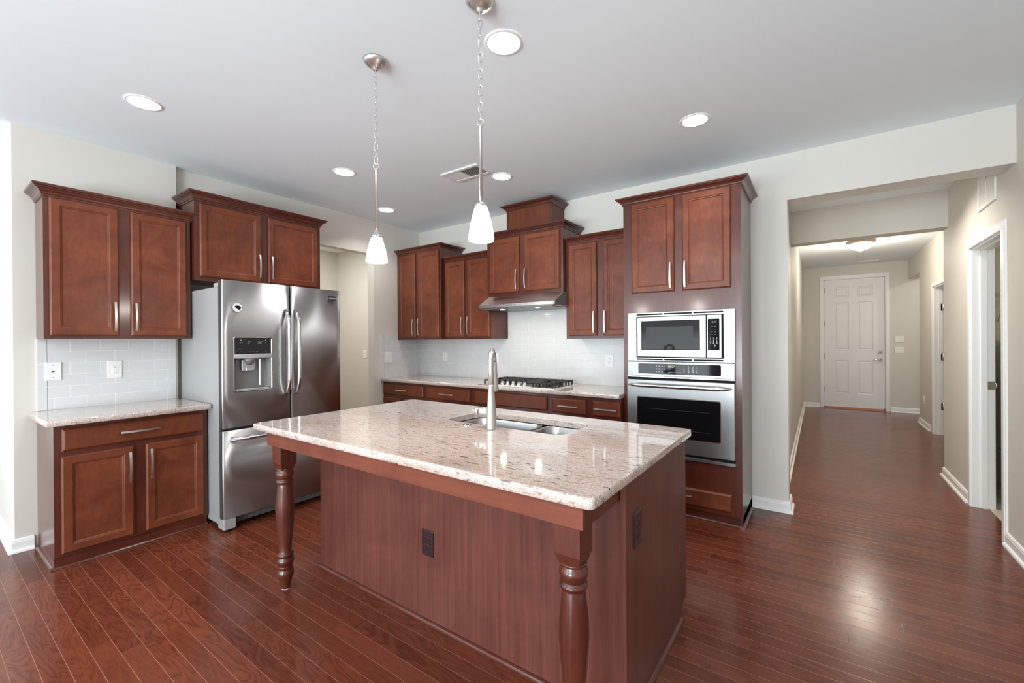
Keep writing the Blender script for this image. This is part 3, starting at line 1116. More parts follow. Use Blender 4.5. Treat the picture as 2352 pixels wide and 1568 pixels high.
m = MB(); m.box(0.618, 0.697, -0.0355, -0.0335, 0.093, 0.324, 0.004, 2); kp = m.build('keypad', 'black_glass', p)
text('1  2  3\n4  5  6\n7  8  9\n   0', 0.020, 'print_grey', kp, (0.6575, -0.0357, 0.150))
text('10:07', 0.020, 'digit_dim', kp, (0.6575, -0.0357, 0.300))
for i, z in enumerate((0.268, 0.248, 0.228, 0.208)):
    text('--  --', 0.016, 'print_grey', kp, (0.6575, -0.0357, z))
m = MB(); m.loops([[(x, y, z) for x, z in rrect(0.618 + i, 0.697 - i, 0.043 + i, 0.081 - i, 0.010 - i, 4)] for i, y in ((0, -0.0339), (0, -0.0362), (0.002, -0.037))])
m.build('door_button', 'polished_steel', p)

# wall oven
c = thing('wall_oven', 'built-in stainless wall oven with black window below the microwave', 'oven', (-1.292, TY - 0.0006, 0.447), 0.0)
w = 0.799
m = MB(); m.box(0, w, -0.026, 0, 0.632, 0.748, 0.004, 2); p = m.build('control_panel', 'appliance_steel', c)
m = MB(); m.loops([[(x, y, z) for x, z in rrect(0.092 + i, 0.707 - i, 0.653 + i, 0.733 - i, 0.010, 4)] for i, y in ((0, -0.0262), (0, -0.0285), (0.002, -0.029))])
dk = m.build('display', 'black_glass', p)
text('10:07', 0.024, 'digit_glow', dk, (0.352, -0.0293, 0.712))
text('1    2    3   --\n4    5    6   --\n7    8    9   0', 0.020, 'print_grey', dk, (0.495, -0.0293, 0.692))
for j, row in enumerate(('oooo', 'oooo', 'ooo')):
    text('  '.join(row), 0.020, 'print_grey', dk, (0.232, -0.0293, 0.715 - j * 0.021), align='LEFT')
text('bake broil convect warm', 0.011, 'print_grey', dk, (0.385, -0.0293, 0.668))
m = MB(); m.box(0.001, w - 0.001, -0.016, 0, 0.606, 0.6315); m.build('vent_gap', 'black_plastic', c)
m = MB(); m.box(0, w, -0.032, -0.0265, 0.622, 0.634, 0.002, 1); m.build('vent_lip', 'polished_steel', c)
m = MB(); m.box(0.0, w, -0.040, -0.0005, 0.046, 0.6045, 0.004, 2); d = m.build('door', 'appliance_steel', c)
m = MB(); m.loops([[(x, y, z) for x, z in rrect(0.084 + i, 0.708 - i, 0.160 + i, 0.470 - i, 0.014, 4)] for i, y in ((0, -0.0395), (0, -0.0415), (0.004, -0.0415))])
m.build('window_rim', 'polished_steel', d)
m = MB(); m.loops([[(x, y, z) for x, z in rrect(0.090 + i, 0.702 - i, 0.166 + i, 0.464 - i, 0.010, 4)] for i, y in ((0, -0.0412), (0, -0.0425))])
b = m.build('window', 'black_glass', d)
for z in (0.225, 0.375):
    m = MB(); m.box(0.16, 0.63, -0.0431, -0.0424, z, z + 0.0022); m.build('rack_line', 'gasket', b)
m = MB()
n = 16
m.tube([(0.020 + 0.762 * i / n, -0.082 - 0.012 * math.sin(PI * i / n), 0.563) for i in range(n + 1)], [0.004, 0.013] + [0.0165] * (n - 3) + [0.013, 0.004], 14)
for x in (0.085, 0.715):
    m.turned([(0.012, 0), (0.012, 0.048)], (x, -0.040, 0.563), (0, -1, 0), 12)
m.build('handle', 'polished_steel', d)
m = MB(); m.box(0.002, w - 0.002, -0.014, -0.0005, 0.024, 0.0455); m.build('lower_gap', 'black_plastic', c)
m = MB(); m.box(-0.003, w + 0.003, -0.030, -0.0005, 0.0, 0.025, 0.002, 1); m.build('bottom_trim', 'appliance_steel', c)

# ------------------------------------------------------------------ refrigerator (local x -> world +Y, local y -> world -X, front at y = 0)
c = thing('refrigerator', 'stainless french-door refrigerator with ice dispenser and bottom freezer', 'refrigerator', (-3.470, 1.320, 0), PI / 2)
w = 0.940
m = MB(); m.box(0.016, w - 0.016, 0.098, 0.840, 0.035, 1.783, 0.006, 2); m.build('body', 'fridge_side', c)
m = MB(); m.box(0.012, w - 0.012, 0.062, 0.0985, 0.10, 1.79); m.build('gasket', 'gasket', c)
for x in (0.02, w - 0.11):
    m = MB(); m.box(x, x + 0.09, 0.03, 0.20, 1.7835, 1.812, 0.004, 1); m.build('hinge_cover', 'light_grey', c)


def curved_front(x0, x1, z0, z1, bulge_c, bulge, y_back=0.062, n=14, hole=None):
    """door shell whose front bows slightly outwards across the whole width of the fridge"""
    m = MB()
    f = lambda x: 0.010 * ((x - bulge_c) / (w / 2)) ** 2
    r = 0.010
    xs = [x0, x0 + r * 0.3, x0 + r] + [x0 + r + (x1 - x0 - 2 * r) * i / n for i in range(1, n)] + [x1 - r, x1 - r * 0.3, x1]
    off = [r, r * 0.3, 0] + [0] * (n - 1) + [0, r * 0.3, r]
    if hole:
        hx0, hx1, hz0, hz1 = hole
        xs2, off2 = [], []
        for x, o in zip(xs, off):
            if not (abs(x - hx0) < 0.006 or abs(x - hx1) < 0.006):
                xs2.append(x); off2.append(o)
        for h in (hx0, hx1):
            xs2.append(h); off2.append(0)
        srt = sorted(zip(xs2, off2))
        xs, off = [a for a, _ in srt], [b for _, b in srt]
        zs = [z0, hz0, hz1, z1]
    else:
        zs = [z0, z1]
    grid = [[m.bm.verts.new((x, f(x) + o, z)) for x, o in zip(xs, off)] for z in zs]
    for j in range(len(zs) - 1):
        for i in range(len(xs) - 1):
            if hole and j == 1 and hx0 - 1e-6 <= xs[i] and xs[i + 1] <= hx1 + 1e-6:
                continue
            m._face([grid[j][i], grid[j][i + 1], grid[j + 1][i + 1], grid[j + 1][i]], True)
    bk = [[m.bm.verts.new((x, y_back, z)) for x in (x0, x1)] for z in (z0, z1)]
    m._face([bk[0][1], bk[0][0], bk[1][0], bk[1][1]])
    m._face([bk[0][0]] + [g[0] for g in grid] + [bk[1][0]])
    m._face([bk[0][1], bk[1][1]] + [g[-1] for g in reversed(grid)])
    m._face(list(reversed(grid[-1])) + [bk[1][0], bk[1][1]])
    m._face(grid[0] + [bk[0][1], bk[0][0]])
    return m


DH = (0.076, 0.342, 1.012, 1.408)
d1 = curved_front(0.0, 0.486, 0.752, 1.823, w / 2, 0.01, hole=DH).build('door', 'fridge_steel', c)
d2_ = curved_front(0.492, w, 0.752, 1.823, w / 2, 0.01).build('door', 'fridge_steel', c)
dr = curved_front(0.0, w, 0.100, 0.732, w / 2, 0.01).build('freezer_drawer', 'fridge_steel', c)
for par, xe, z0, z1 in ((d1, -0.0008, 0.756, 1.819), (d2_, w, 0.756, 1.819), (dr, -0.0008, 0.104, 0.728), (dr, w, 0.104, 0.728)):
    m = MB(); m.box(xe, xe + 0.0008, 0.026, 0.0615, z0, z1); m.build('door_edge', 'gasket', par)


def bow_handle(parent, x, z0, z1, y0):
    m = MB()
    L = z1 - z0
    path, rad = [], []
    n = 20
    for i in range(n + 1):
        t = i / n
        e = min(t, 1 - t) / 0.14
        yy = -0.062 - 0.006 * math.sin(PI * t) if e >= 1 else -0.004 - 0.060 * math.sin(e * PI / 2)
        path.append((x, y0 + yy, z0 + L * t)); rad.append(0.0135)
    m.tube(path, rad, 14)
    return m.build('handle', 'polished_steel', parent)


bow_handle(d1, 0.447, 0.955, 1.625, 0.001)
bow_handle(d2_, 0.525, 0.955, 1.625, 0.001)
m = MB(); path = []
n = 20
for i in range(n + 1):
    t = i / n
    e = min(t, 1 - t) / 0.10
    yy = -0.062 - 0.006 * math.sin(PI * t) if e >= 1 else -0.002 - 0.060 * math.sin(e * PI / 2)
    path.append((0.055 + 0.83 * t, 0.004 + yy, 0.672))
m.tube(path, 0.0145, 14); m.build('handle', 'polished_steel', dr)
# dispenser in the left door
a, b, z0, z1 = DH
m = MB()
g = 0.0025
m.loops([[(x, y, z) for x, z in rrect(a + i, b - i, z0 + i, z1 - i, 0.010, 4)] for i, y in ((-0.004, 0.004), (-0.004, 0.0015), (0.0, 0.0005), (0.003, 0.003), (0.003, 0.030))], False, False)
m.build('dispenser_rim', 'polished_steel', d1)
m = MB(); m.box(a + 0.002, b - 0.002, 0.002, 0.050, 1.286, z1 - 0.002, 0.003, 1); dp_ = m.build('control_display', 'display_black', d1)
text('0°', 0.030, 'digit_dim', dp_, (a + 0.105, 0.0012, 1.368))
text('36°', 0.030, 'digit_dim', dp_, (a + 0.182, 0.0012, 1.368))
text('o', 0.018, 'print_grey', dp_, (a + 0.047, 0.0012, 1.390)); text('o', 0.018, 'print_grey', dp_, (a + 0.222, 0.0012, 1.390))
text('—', 0.020, 'print_grey', dp_, (a + 0.047, 0.0012, 1.368)); text('–', 0.018, 'print_grey', dp_, (a + 0.222, 0.0012, 1.368))
text('--   --   --', 0.018, 'print_dim', dp_, (a + 0.132, 0.0012, 1.305)); text('--', 0.018, 'print_dim', dp_, (a + 0.222, 0.0012, 1.305)); text('--', 0.018, 'print_dim', dp_, (a + 0.047, 0.0012, 1.305))
m = MB(); m.tube([(a + 0.012 + 0.066 * t, 0.0012, 1.290 + 0.036 * math.sin(PI * (0.12 + 0.88 * t) ** 1.0)) for t in [i / 12 for i in range(13)]], 0.0016, 6); m.build('paddle_outline', 'slot_dark', dp_)
m = MB()
m.loops([[(x, y, z) for x in ()] or [(a + 0.002, -0.004 - e, zz) if False else (a + 0.002, y1, zz) for (y1, zz) in ((0.002, 1.286), (-0.006, 1.282), (-0.006, 1.262), (0.002, 1.254), (0.030, 1.254), (0.030, 1.286))] for y in (0,) for e in (0,)] +
        [[(x_, y1 - 0.008 * math.sin(PI * t), zz - 0.004 * math.sin(PI * t)) if zz < 1.28 else (x_, y1 - 0.008 * math.sin(PI * t) if y1 < 0.01 else y1, zz) for (y1, zz) in ((0.002, 1.286), (-0.006, 1.282), (-0.006, 1.262), (0.002, 1.254), (0.030, 1.254), (0.030, 1.286))]
         for t, x_ in [(i / 10, a + 0.002 + (b - a - 0.004) * i / 10) for i in range(1, 11)]])
m.build('dispenser_bar', 'light_grey', d1)
m = MB()
# recess: tapered niche going into the door
m.loops([[(a + 0.003 + i, y, z0 + 0.003 + j), (b - 0.003 - i, y, z0 + 0.003 + j), (b - 0.003 - i, y, 1.262), (a + 0.003 + i, y, 1.262)] for i, j, y in ((0, 0, 0.004), (0.004, 0.006, 0.012), (0.03, 0.010, 0.058))], False, True)
m.build('dispenser_niche', 'mid_grey', d1)
m = MB(); m.lathe([(0.020, 1.205), (0.036, 1.225), (0.040, 1.262)], a + 0.115, 0.030, 18); m.build('ice_chute', 'dark_grey', d1)
m = MB(); m.box(a + 0.062, a + 0.158, 0.026, 0.034, 1.160, 1.240, 0.003, 1); m.box(a + 0.085, a + 0.145, 0.014, 0.030, 1.160, 1.185, 0.003, 1); m.build('dispenser_paddle', 'dispenser_clear', d1)
m = MB(); m.box(b - 0.082, b - 0.074, 0.020, 0.026, 1.045, 1.245, 0.002, 1); m.build('water_tube', 'chrome', d1)
m = MB(); m.box(a + 0.02, b - 0.02, 0.006, 0.050, 1.018, 1.026, 0.002, 1); m.build('drip_tray', 'light_grey', d1)
# brand badge
m = MB(); m.box(0.822, 0.896, -0.0005, 0.0075, 1.735, 1.768, 0.001, 1); bd = m.build('badge', 'gasket', d2_)
m = MB(); m.box(0.820, 0.827, -0.0012, 0.004, 1.733, 1.770); m.box(0.820, 0.898, -0.0012, 0.004, 1.764, 1.770); m.box(0.832, 0.898, -0.0012, 0.004, 1.733, 1.7355); m.build('badge_frame', 'chrome', bd)
text('FRIGIDAIRE', 0.0135, 'print_grey', bd, (0.8625, -0.0012, 1.749), space=0.95)
m = MB(); m.box(0.078, w - 0.078, 0.075, 0.12, 0.034, 0.096, 0.004, 1)
for i in range(4):
    z = 0.040 + i * 0.0135
    m.box(0.085, w - 0.085, 0.066, 0.078, z, z + 0.007, 0.001, 1)
m.build('grille', 'dark_grey', c)
for x in (0.0, w - 0.085):
    m = MB(); m.box(x + 0.004, x + 0.085, 0.010, 0.11, 0.020, 0.098, 0.004, 1); f = m.build('foot_cover', 'fridge_side', c)
    m = MB(); m.lathe([(0.022, 0.0005), (0.022, 0.010), (0.010, 0.012), (0.010, 0.021)], x + 0.045, 0.055, 14); m.build('leveling_foot', 'black_plastic', f)
for x in (0.06, w - 0.06):
    m = MB(); m.lathe([(0.022, 0.0005), (0.022, 0.034)], x, 0.75, 12); m.build('roller', 'black_plastic', c)

# round sticker on the fridge door
c = thing('sticker', 'small round black and white sticker on the left refrigerator door', 'sticker', (-3.4655, 1.418, 1.628), PI / 2)
m = MB(); m.turned([(0.0355, 0.0), (0.0355, 0.001)], (0, 0.0, 0), (0, -1, 0), 28); m.build('disc', 'white_plastic', c)
m = MB(); m.tube([(0.034 * math.cos(t), -0.001, 0.034 * math.sin(t)) for t in [2 * PI * i / 36 for i in range(36)]], 0.0014, 6, True); m.build('rim', 'dark_grey', c)
m = MB(); m.prism([(-0.020, 0.008), (-0.006, 0.014), (0.012, 0.013), (0.024, 0.004), (0.022, -0.012), (0.010, -0.018), (0.0, -0.014), (-0.010, -0.004)], 'y', -0.0018, -0.0008); m.build('emblem', 'black_plastic', c)

# ------------------------------------------------------------------ island
c = thing('island', 'cherry kitchen island base with turned corner legs', 'island', (0, 0, 0), 0.0)
m = MB(); m.box(-2.495, -0.5755, 1.478, 1.495, 0, 0.879)
m.build('back_panel', 'island_wood', c)
m = MB(); m.prism([(1.466, 0.0), (2.205, 0.0), (2.212, 0.062), (2.293, 0.078), (2.293, 0.8795), (1.466, 0.8795)], 'x', -0.575, -0.555)
m.build('end_panel', 'island_wood', c)
m = MB(); m.box(-2.500, -2.482, 1.4955, 2.293, 0.078, 0.879); m.box(-2.500, -2.482, 1.4955, 2.21, 0, 0.078)
m.build('end_panel', 'island_wood', c)
m = MB(); m.box(-2.4815, -0.5755, 2.268, 2.290, 0.10, 0.879); m.box(-2.4815, -0.5755, 2.200, 2.215, 0, 0.10); m.box(-2.4815, -0.5755, 1.4955, 2.268, 0.10, 0.115)
m.build('face_frame', 'cabinet_wood', c)
for a, b in ((-2.45, -2.14), (-2.09, -1.78), (-1.73, -1.42), (-1.37, -1.06), (-1.01, -0.61)):
    mm = MB(); L = [(0, 2.2905), (0, 2.303), (0.009, 2.310), (0.047, 2.310), (0.056, 2.305), (0.060, 2.301)]
    mm.loops([[(b - i, y, 0.13 + i), (a + i, y, 0.13 + i), (a + i, y, 0.85 - i), (b - i, y, 0.85 - i)] for i, y in L])
    mm.build('door', 'door_wood', c)
m = MB(); m.box(-2.510, -0.578, 1.172, 1.190, 0.802, 0.8795); m.build('apron', 'apron_wood', c)
m = MB(); m.box(-0.596, -0.578, 1.1905, 1.4655, 0.802, 0.8795); m.build('apron', 'cabinet_wood', c)
m = MB(); m.box(-2.510, -2.492, 1.1905, 1.4775, 0.802, 0.8795); m.build('apron', 'cabinet_wood', c)


def leg(cx, cy):
    m = MB()
    h = 0.0445
    b0 = 0.705
    m.loops([[(cx - s, cy - s, z), (cx + s, cy - s, z), (cx + s, cy + s, z), (cx - s, cy + s, z)] for s, z in ((0.034, b0 - 0.034), (h, b0), (h, 0.8795))])
    m.build('leg_block', 'cabinet_wood', c)
    m = MB()
    P = [(0.018, 0.004), (0.024, 0.012), (0.026, 0.030), (0.033, 0.055), (0.041, 0.075), (0.0435, 0.090), (0.041, 0.106), (0.034, 0.115), (0.036, 0.120),
         (0.039, 0.124), (0.037, 0.130), (0.036, 0.134), (0.040, 0.142), (0.0445, 0.158), (0.041, 0.172), (0.034, 0.180), (0.036, 0.184), (0.042, 0.192), (0.041, 0.199), (0.033, 0.205), (0.031, 0.214),
         (0.034, 0.26), (0.041, 0.33), (0.0465, 0.40), (0.0485, 0.45), (0.046, 0.50), (0.041, 0.55), (0.038, 0.585), (0.037, 0.590),
         (0.043, 0.594), (0.046, 0.600), (0.045, 0.606), (0.036, 0.611), (0.036, 0.614), (0.042, 0.622), (0.0465, 0.638), (0.045, 0.652), (0.038, 0.662), (0.038, 0.665), (0.043, 0.670), (0.040, 0.6745)]
    m.lathe(P, cx, cy, 32)
    o = m.build('turned_leg', 'cabinet_wood', c)
    m = MB(); m.lathe([(0.019, 0.0006), (0.019, 0.0045)], cx, cy, 20); m.build('glide', 'glide_white', o)


leg(-0.6375, 1.2280)
leg(-2.4285, 1.2280)
m = MB(); quarter(m, (-2.515, 1.478), (-0.555, 1.478), (0, -1), 0.016); quarter(m, (-0.555, 1.450), (-0.555, 2.20), (1, 0), 0.016); quarter(m, (-2.500, 1.466), (-2.500, 2.20), (-1, 0), 0.016)
m.build('shoe_molding', 'cabinet_wood', c)


# ------------------------------------------------------------------ outlets and switches (local frame: front at -y)
def plate(name, label, cat, loc, rz, w=0.078, h=0.122, mat='white_plastic', kind='duplex', group=None):
    c = thing(name, label, cat, loc, rz, group)
    m = MB(); m.loops([[(x, y, z) for x, z in rrect(-w / 2 + i, w / 2 - i, -h / 2 + i, h / 2 - i, 0.006 - i * 0.5, 3)] for i, y in ((0, -0.0004), (0, -0.004), (0.003, -0.0065))])
    m.build('cover_plate', mat, c)
    face = mat
    slot = 'slot_dark' if mat != 'brown_plate' else 'black_plastic'

    def slots(zc, par, s=1.0):
        mm = MB()
        mm.box(-0.0075 * s, -0.0055 * s, -0.0098, -0.0090, zc - 0.001, zc + 0.007)
        mm.box(0.0055 * s, 0.0075 * s, -0.0098, -0.0090, zc - 0.001, zc + 0.006)
        mm.turned([(0.0026, 0), (0.0026, 0.0008)], (0, -0.0090, zc - 0.007), (0, -1, 0), 10)
        mm.build('socket_slots', slot, par)
    if kind == 'duplex':
        for zc in (0.0195, -0.0195):
            m = MB(); m.loops([[(x, y, z) for x, z in rrect(-0.0165 + i, 0.0165 - i, zc - 0.0145 + i, zc + 0.0145 - i, 0.012 - i, 4)] for i, y in ((0, -0.006), (0, -0.0085), (0.001, -0.0092))])
            s = m.build('socket', face, c); slots(zc, s)
        m = MB(); m.turned([(0.003, 0), (0.003, 0.001)], (0, -0.0064, 0), (0, -1, 0), 10); m.build('screw', 'light_grey' if mat != 'brown_plate' else mat, c)
    elif kind == 'gfci':
        m = MB(); m.box(-0.0165, 0.0165, -0.0092, -0.006, -0.033, 0.033, 0.001, 1); s = m.build('socket_face', face, c)
        slots(0.021, s); slots(-0.021, s)
        m = MB(); m.box(-0.013, 0.013, -0.0102, -0.009, 0.001, 0.006, 0.0005, 1); m.build('test_button', face, s)
        m = MB(); m.box(-0.013, 0.013, -0.0102, -0.009, -0.007, -0.002, 0.0005, 1); m.build('reset_button', face, s)
    elif kind == 'rocker':
        n = max(1, round(w / 0.055) if w > 0.1 else 1)
        for i in range(n):
            x = (i - (n - 1) / 2) * 0.046
            m = MB(); m.prism([(-0.006, -0.033), (-0.0085, -0.033), (-0.0075, 0.0), (-0.0115, 0.033), (-0.006, 0.033)], 'x', x - 0.0165, x + 0.0165)
            m.build('rocker', face, c)
    elif kind == 'jack':
        m = MB(); m.box(-0.006, 0.006, -0.0072, -0.006, -0.004, 0.006); m.build('jack_port', 'slot_dark', c)
        for z in (0.042, -0.042):
            m = MB(); m.turned([(0.003, 0), (0.003, 0.001)], (0, -0.0063, z), (0, -1, 0), 10); m.build('screw', 'mid_grey', c)
    return c


TF = 0.0095
plate('jack_plate', 'white phone jack plate on tile left of the left counter outlet', 'wall plate', (CX + TF, 0.600, 1.180), PI / 2, 0.082, 0.127, kind='jack')
plate('outlet', 'white GFCI outlet on the tile above the left counter', 'outlet', (CX + TF, 0.920, 1.177), PI / 2, 0.084, 0.130, kind='gfci')
plate('light_switch', 'white double switch plate on tile return near the pantry opening', 'light switch', (FX + TF, 3.497, 1.172), PI / 2, 0.122, 0.130, kind='rocker')
plate('outlet', 'white outlet on shaded tile under the corner wall cabinet', 'outlet', (-3.905, PB - TF, 1.170), 0.0, 0.080, 0.122, kind='gfci')
plate('outlet', 'white outlet on tile partly hidden behind the faucet', 'outlet', (-3.085, PB - TF, 1.168), 0.0, 0.080, 0.124)
plate('outlet', 'white duplex outlet on tile next to the oven tower', 'outlet', (-1.682, PB - TF, 1.168), 0.0, 0.080, 0.124)
plate('outlet', 'dark brown outlet on the long front panel of the island', 'outlet', (-1.5585, 1.478, 0.389), 0.0, 0.080, 0.126, 'brown_plate')
plate('outlet', 'dark brown outlet on the right end panel of the island', 'outlet', (-0.555, 1.577, 0.672), PI / 2, 0.075, 0.130, 'brown_plate')
plate('light_switch', 'white switch at the bright left edge wall', 'light switch', (-4.745, 0.42, 1.186), 0.0, 0.078, 0.122, kind='rocker')
plate('light_switch', 'single white switch inside the pantry passage', 'light switch', (-5.58, PB, 1.18), 0.0, 0.085, 0.122, kind='rocker')
plate('light_switch', 'upper white double switch plate right of the front door', 'light switch', (1.209, 10.62, 1.35), 0.0, 0.128, 0.118, kind='rocker')
plate('light_switch', 'lower white double switch plate right of the front door', 'light switch', (1.209, 10.62, 1.145), 0.0, 0.128, 0.118, kind='rocker')
plate('outlet', 'pale outlet low on the foyer wall near the far baseboard', 'outlet', (1.335, 9.175, 0.405), -PI / 2, 0.078, 0.122)

# ------------------------------------------------------------------ sink, faucet, air button
c = thing('sink', 'undermount stainless double-bowl sink in the island', 'sink', (0, 0, 0), 0.0)
XM0, XM1 = -1.302, -1.282
for a, b in ((SX0 - 0.006, XM0), (XM1, SX1 + 0.006)):
    m = MB()
    y0, y1 = SY0 - 0.006, SY1 + 0.006
    rings = []
    for i, z, r in ((-0.004, 0.8785, 0.072), (0.0, 0.872, 0.070), (0.006, 0.80, 0.066), (0.012, 0.712, 0.060), (0.030, 0.694, 0.050), (0.07, 0.690, 0.030)):
        rings.append([(x, y, z) for x, y in rrect(a + i, b - i, y0 + i, y1 - i, r, 6)])
    m.loops(rings, False, True, True, True)
    bw = m.build('bowl', 'sink_steel', c)
    sol = bw.modifiers.new('thickness', 'SOLIDIFY'); sol.thickness = 0.0012; sol.offset = -1
    m = MB(); m.lathe([(0.040, 0.6915), (0.040, 0.6935), (0.030, 0.6925)], (a + b) / 2, (y0 + y1) / 2 + 0.03, 20); m.build('drain', 'chrome', bw)
m = MB(); m.box(XM0 - 0.004, XM1 + 0.004, SY0 + 0.004, SY1 - 0.004, 0.845, 0.8715, 0.004, 2); m.build('divider', 'sink_steel', c)

FB = (-1.379, 1.755)
c = thing('faucet', 'brushed nickel pull-down faucet standing at the island sink', 'faucet', (FB[0], FB[1], ZS), 0.0)
m = MB(); m.lathe([(0.0275, 0.0004), (0.0270, 0.006), (0.0265, 0.05), (0.0245, 0.10), (0.0190, 0.16), (0.0155, 0.215), (0.0150, 0.23)], 0, 0, 24); m.build('body', 'faucet_nickel', c)
dx, dy = -0.5, 0.866
m = MB()
path = [(0, 0, 0.2295), (0, 0, 0.30), (0, 0, 0.345)]
for i in range(1, 13):
    a = PI * i / 12
    path.append((dx * 0.058 * (1 - math.cos(a)), dy * 0.058 * (1 - math.cos(a)), 0.345 + 0.058 * math.sin(a)))
m.tube(path, 0.0150, 16); m.build('spout', 'faucet_nickel', c)
e = Vector(path[-1])
m = MB(); m.turned([(0.0152, 0), (0.0160, 0.05), (0.0185, 0.11), (0.0205, 0.16), (0.0195, 0.168)], e, (dx * 0.22, dy * 0.22, -1), 20); m.build('spray_head', 'faucet_nickel', c)
m = MB(); m.turned([(0.0205, 0.0), (0.0215, 0.045), (0.0215, 0.058)], (-0.018, 0, 0.086), (-1, 0, 0), 20); m.turned([(0.0195, 0.061), (0.0180, 0.082), (0.012, 0.088)], (-0.018, 0, 0.086), (-1, 0, 0), 20)
h = m.build('handle', 'faucet_nickel', c)
m = MB(); m.turned([(0.0190, 0.057), (0.0190, 0.062)], (-0.018, 0, 0.086), (-1, 0, 0), 20); m.build('seam_ring', 'black_plastic', h)
m = MB(); m.turned([(0.0045, 0), (0.0060, 0.022), (0.004, 0.026)], (-0.104, 0, 0.086), (-1, 0, 0.1), 12); m.build('lever', 'chrome', h)

m = MB(); m.lathe([(0.027, 0.0004), (0.027, 0.004), (0.023, 0.006), (0.021, 0.0045), (0.017, 0.005), (0.015, 0.007)], 0, 0, 24)
o = m.build('sink_button', 'chrome'); o.location = (-1.554, 1.768, ZS)
tag(o, 'small round chrome button set in the granite left of the faucet', 'sink button')

# ------------------------------------------------------------------ pendants
def pendant(label, x, y, z_ring, z_rodb, z_sh_t, z_sh_b):
    c = thing('pendant_light', label, 'pendant light', (x, y, ZC), 0.0, 'pendants above the island')
    Z = lambda z: z - ZC
    m = MB(); m.lathe([(0.006, -0.052), (0.012, -0.050), (0.014, -0.040), (0.030, -0.033), (0.048, -0.020), (0.059, -0.008), (0.062, -0.0004)], 0, 0, 28); m.build('canopy', 'brushed_nickel', c)
    m = MB()
    z, i = -0.046, 0
    end = Z(z_ring) + 0.012
    n = max(4, round((z - end) / 0.036))
    L = (z - end) / n
    for i in range(n):
        zc = z - L * (i + 0.5)
        hh, ww = L / 2 + 0.0042, 0.0085
        pts = []
        for k in range(16):
            a = 2 * PI * k / 16
            px = ww * math.cos(a); pz = (hh - ww) * (1 if math.sin(a) > 0 else -1) + ww * math.sin(a)
            ang = PI / 4 if i % 2 else -PI / 4
            pts.append((px * math.cos(ang), px * math.sin(ang), zc + pz))
        m.tube(pts, 0.0021, 6, True)
    m.build('chain', 'brushed_nickel', c)
    m = MB(); m.tube([(0.014 * math.cos(2 * PI * k / 20) * 0.8, 0.014 * math.cos(2 * PI * k / 20) * 0.6, Z(z_ring) + 0.014 * math.sin(2 * PI * k / 20)) for k in range(20)], 0.0024, 6, True); m.build('ring', 'brushed_nickel', c)
    m = MB(); m.lathe([(0.0065, Z(z_rodb) - 0.002), (0.0065, Z(z_ring) - 0.022), (0.009, Z(z_ring) - 0.020), (0.009, Z(z_ring) - 0.013), (0.004, Z(z_ring) - 0.011)], 0, 0, 14); m.build('rod', 'brushed_nickel', c)
    m = MB(); m.lathe([(0.0275, Z(z_sh_t) - 0.002), (0.0275, Z(z_sh_t) + 0.006), (0.022, Z(z_sh_t) + 0.012), (0.012, Z(z_rodb) + 0.001), (0.007, Z(z_rodb) + 0.006)], 0, 0, 24); m.build('socket_cap', 'polished_steel', c)
    H = z_sh_t - z_sh_b
    zt = Z(z_sh_t)
    out = [(0.024, zt), (0.0275, zt - 0.03 * H), (0.036, zt - 0.22 * H), (0.045, zt - 0.48 * H), (0.0515, zt - 0.72 * H), (0.0555, zt - 0.93 * H), (0.0545, zt - 0.99 * H), (0.052, zt - H)]
    inn = [(0.0515, zt - 0.985 * H), (0.0525, zt - 0.93 * H), (0.0485, zt - 0.72 * H), (0.042, zt - 0.48 * H), (0.033, zt - 0.22 * H), (0.024, zt - 0.05 * H)]
    m = MB(); m.lathe(out + inn, 0, 0, 32); m.build('shade', 'pendant_glass', c)
    m = MB(); m.lathe([(0.006, zt - 0.88 * H), (0.022, zt - 0.78 * H), (0.026, zt - 0.62 * H), (0.018, zt - 0.38 * H), (0.013, zt - 0.25 * H)], 0, 0, 16); m.build('bulb', 'lamp_lens', c)
    pl = bpy.data.lights.new('pendant_lamp', 'POINT'); pl.energy = 8; pl.color = (1.0, 0.95, 0.88); pl.shadow_soft_size = 0.05
    po = bpy.data.objects.new('pendant_lamp', pl); po.location = (x, y, z_sh_b - 0.035); COL.objects.link(po)
    return c


pendant('glowing white glass pendant hanging left over the island', -1.872, 1.429, 2.283, 1.946, 1.9135, 1.7836)
pendant('glowing white glass pendant hanging right over the island, larger in view', -1.180, 1.441, 2.308, 1.9645, 1.948, 1.8003)

# ------------------------------------------------------------------ recessed lights
REC = [(-3.332, 0.855, 'recessed ceiling light nearest the left upper cabinet'), (-1.250, 1.709, 'recessed ceiling light beside the right pendant chain'),
       (-3.316, 2.204, 'recessed ceiling light left of the left pendant rod'), (-2.286, 3.086, 'recessed ceiling light beside the ceiling air vent'),
       (-3.900, 3.113, 'small-looking recessed ceiling light nearest the back corner'), (-0.666, 3.057, 'recessed ceiling light in front of the oven tower')]
for x, y, lb in REC:
    c = thing('recessed_light', lb, 'recessed light', (x, y, ZC), 0.0, 'recessed ceiling lights')
    m = MB(); m.lathe([(0.078, -0.0035), (0.081, -0.006), (0.090, -0.0045), (0.094, -0.0004)], 0, 0, 36, True, False, False); m.build('trim_ring', 'white_metal', c)
    m = MB(); m.lathe([(0.070, -0.0068), (0.079, -0.0042), (0.079, -0.0004)], 0, 0, 36); m.build('lens', 'lamp_lens', c)
    area_light('recessed_lamp', (x, y, ZC - 0.0085), (0, 0, 0), 0.14, 0.14, 5.0, (1.0, 0.975, 0.95), 'DISK', 2.2)

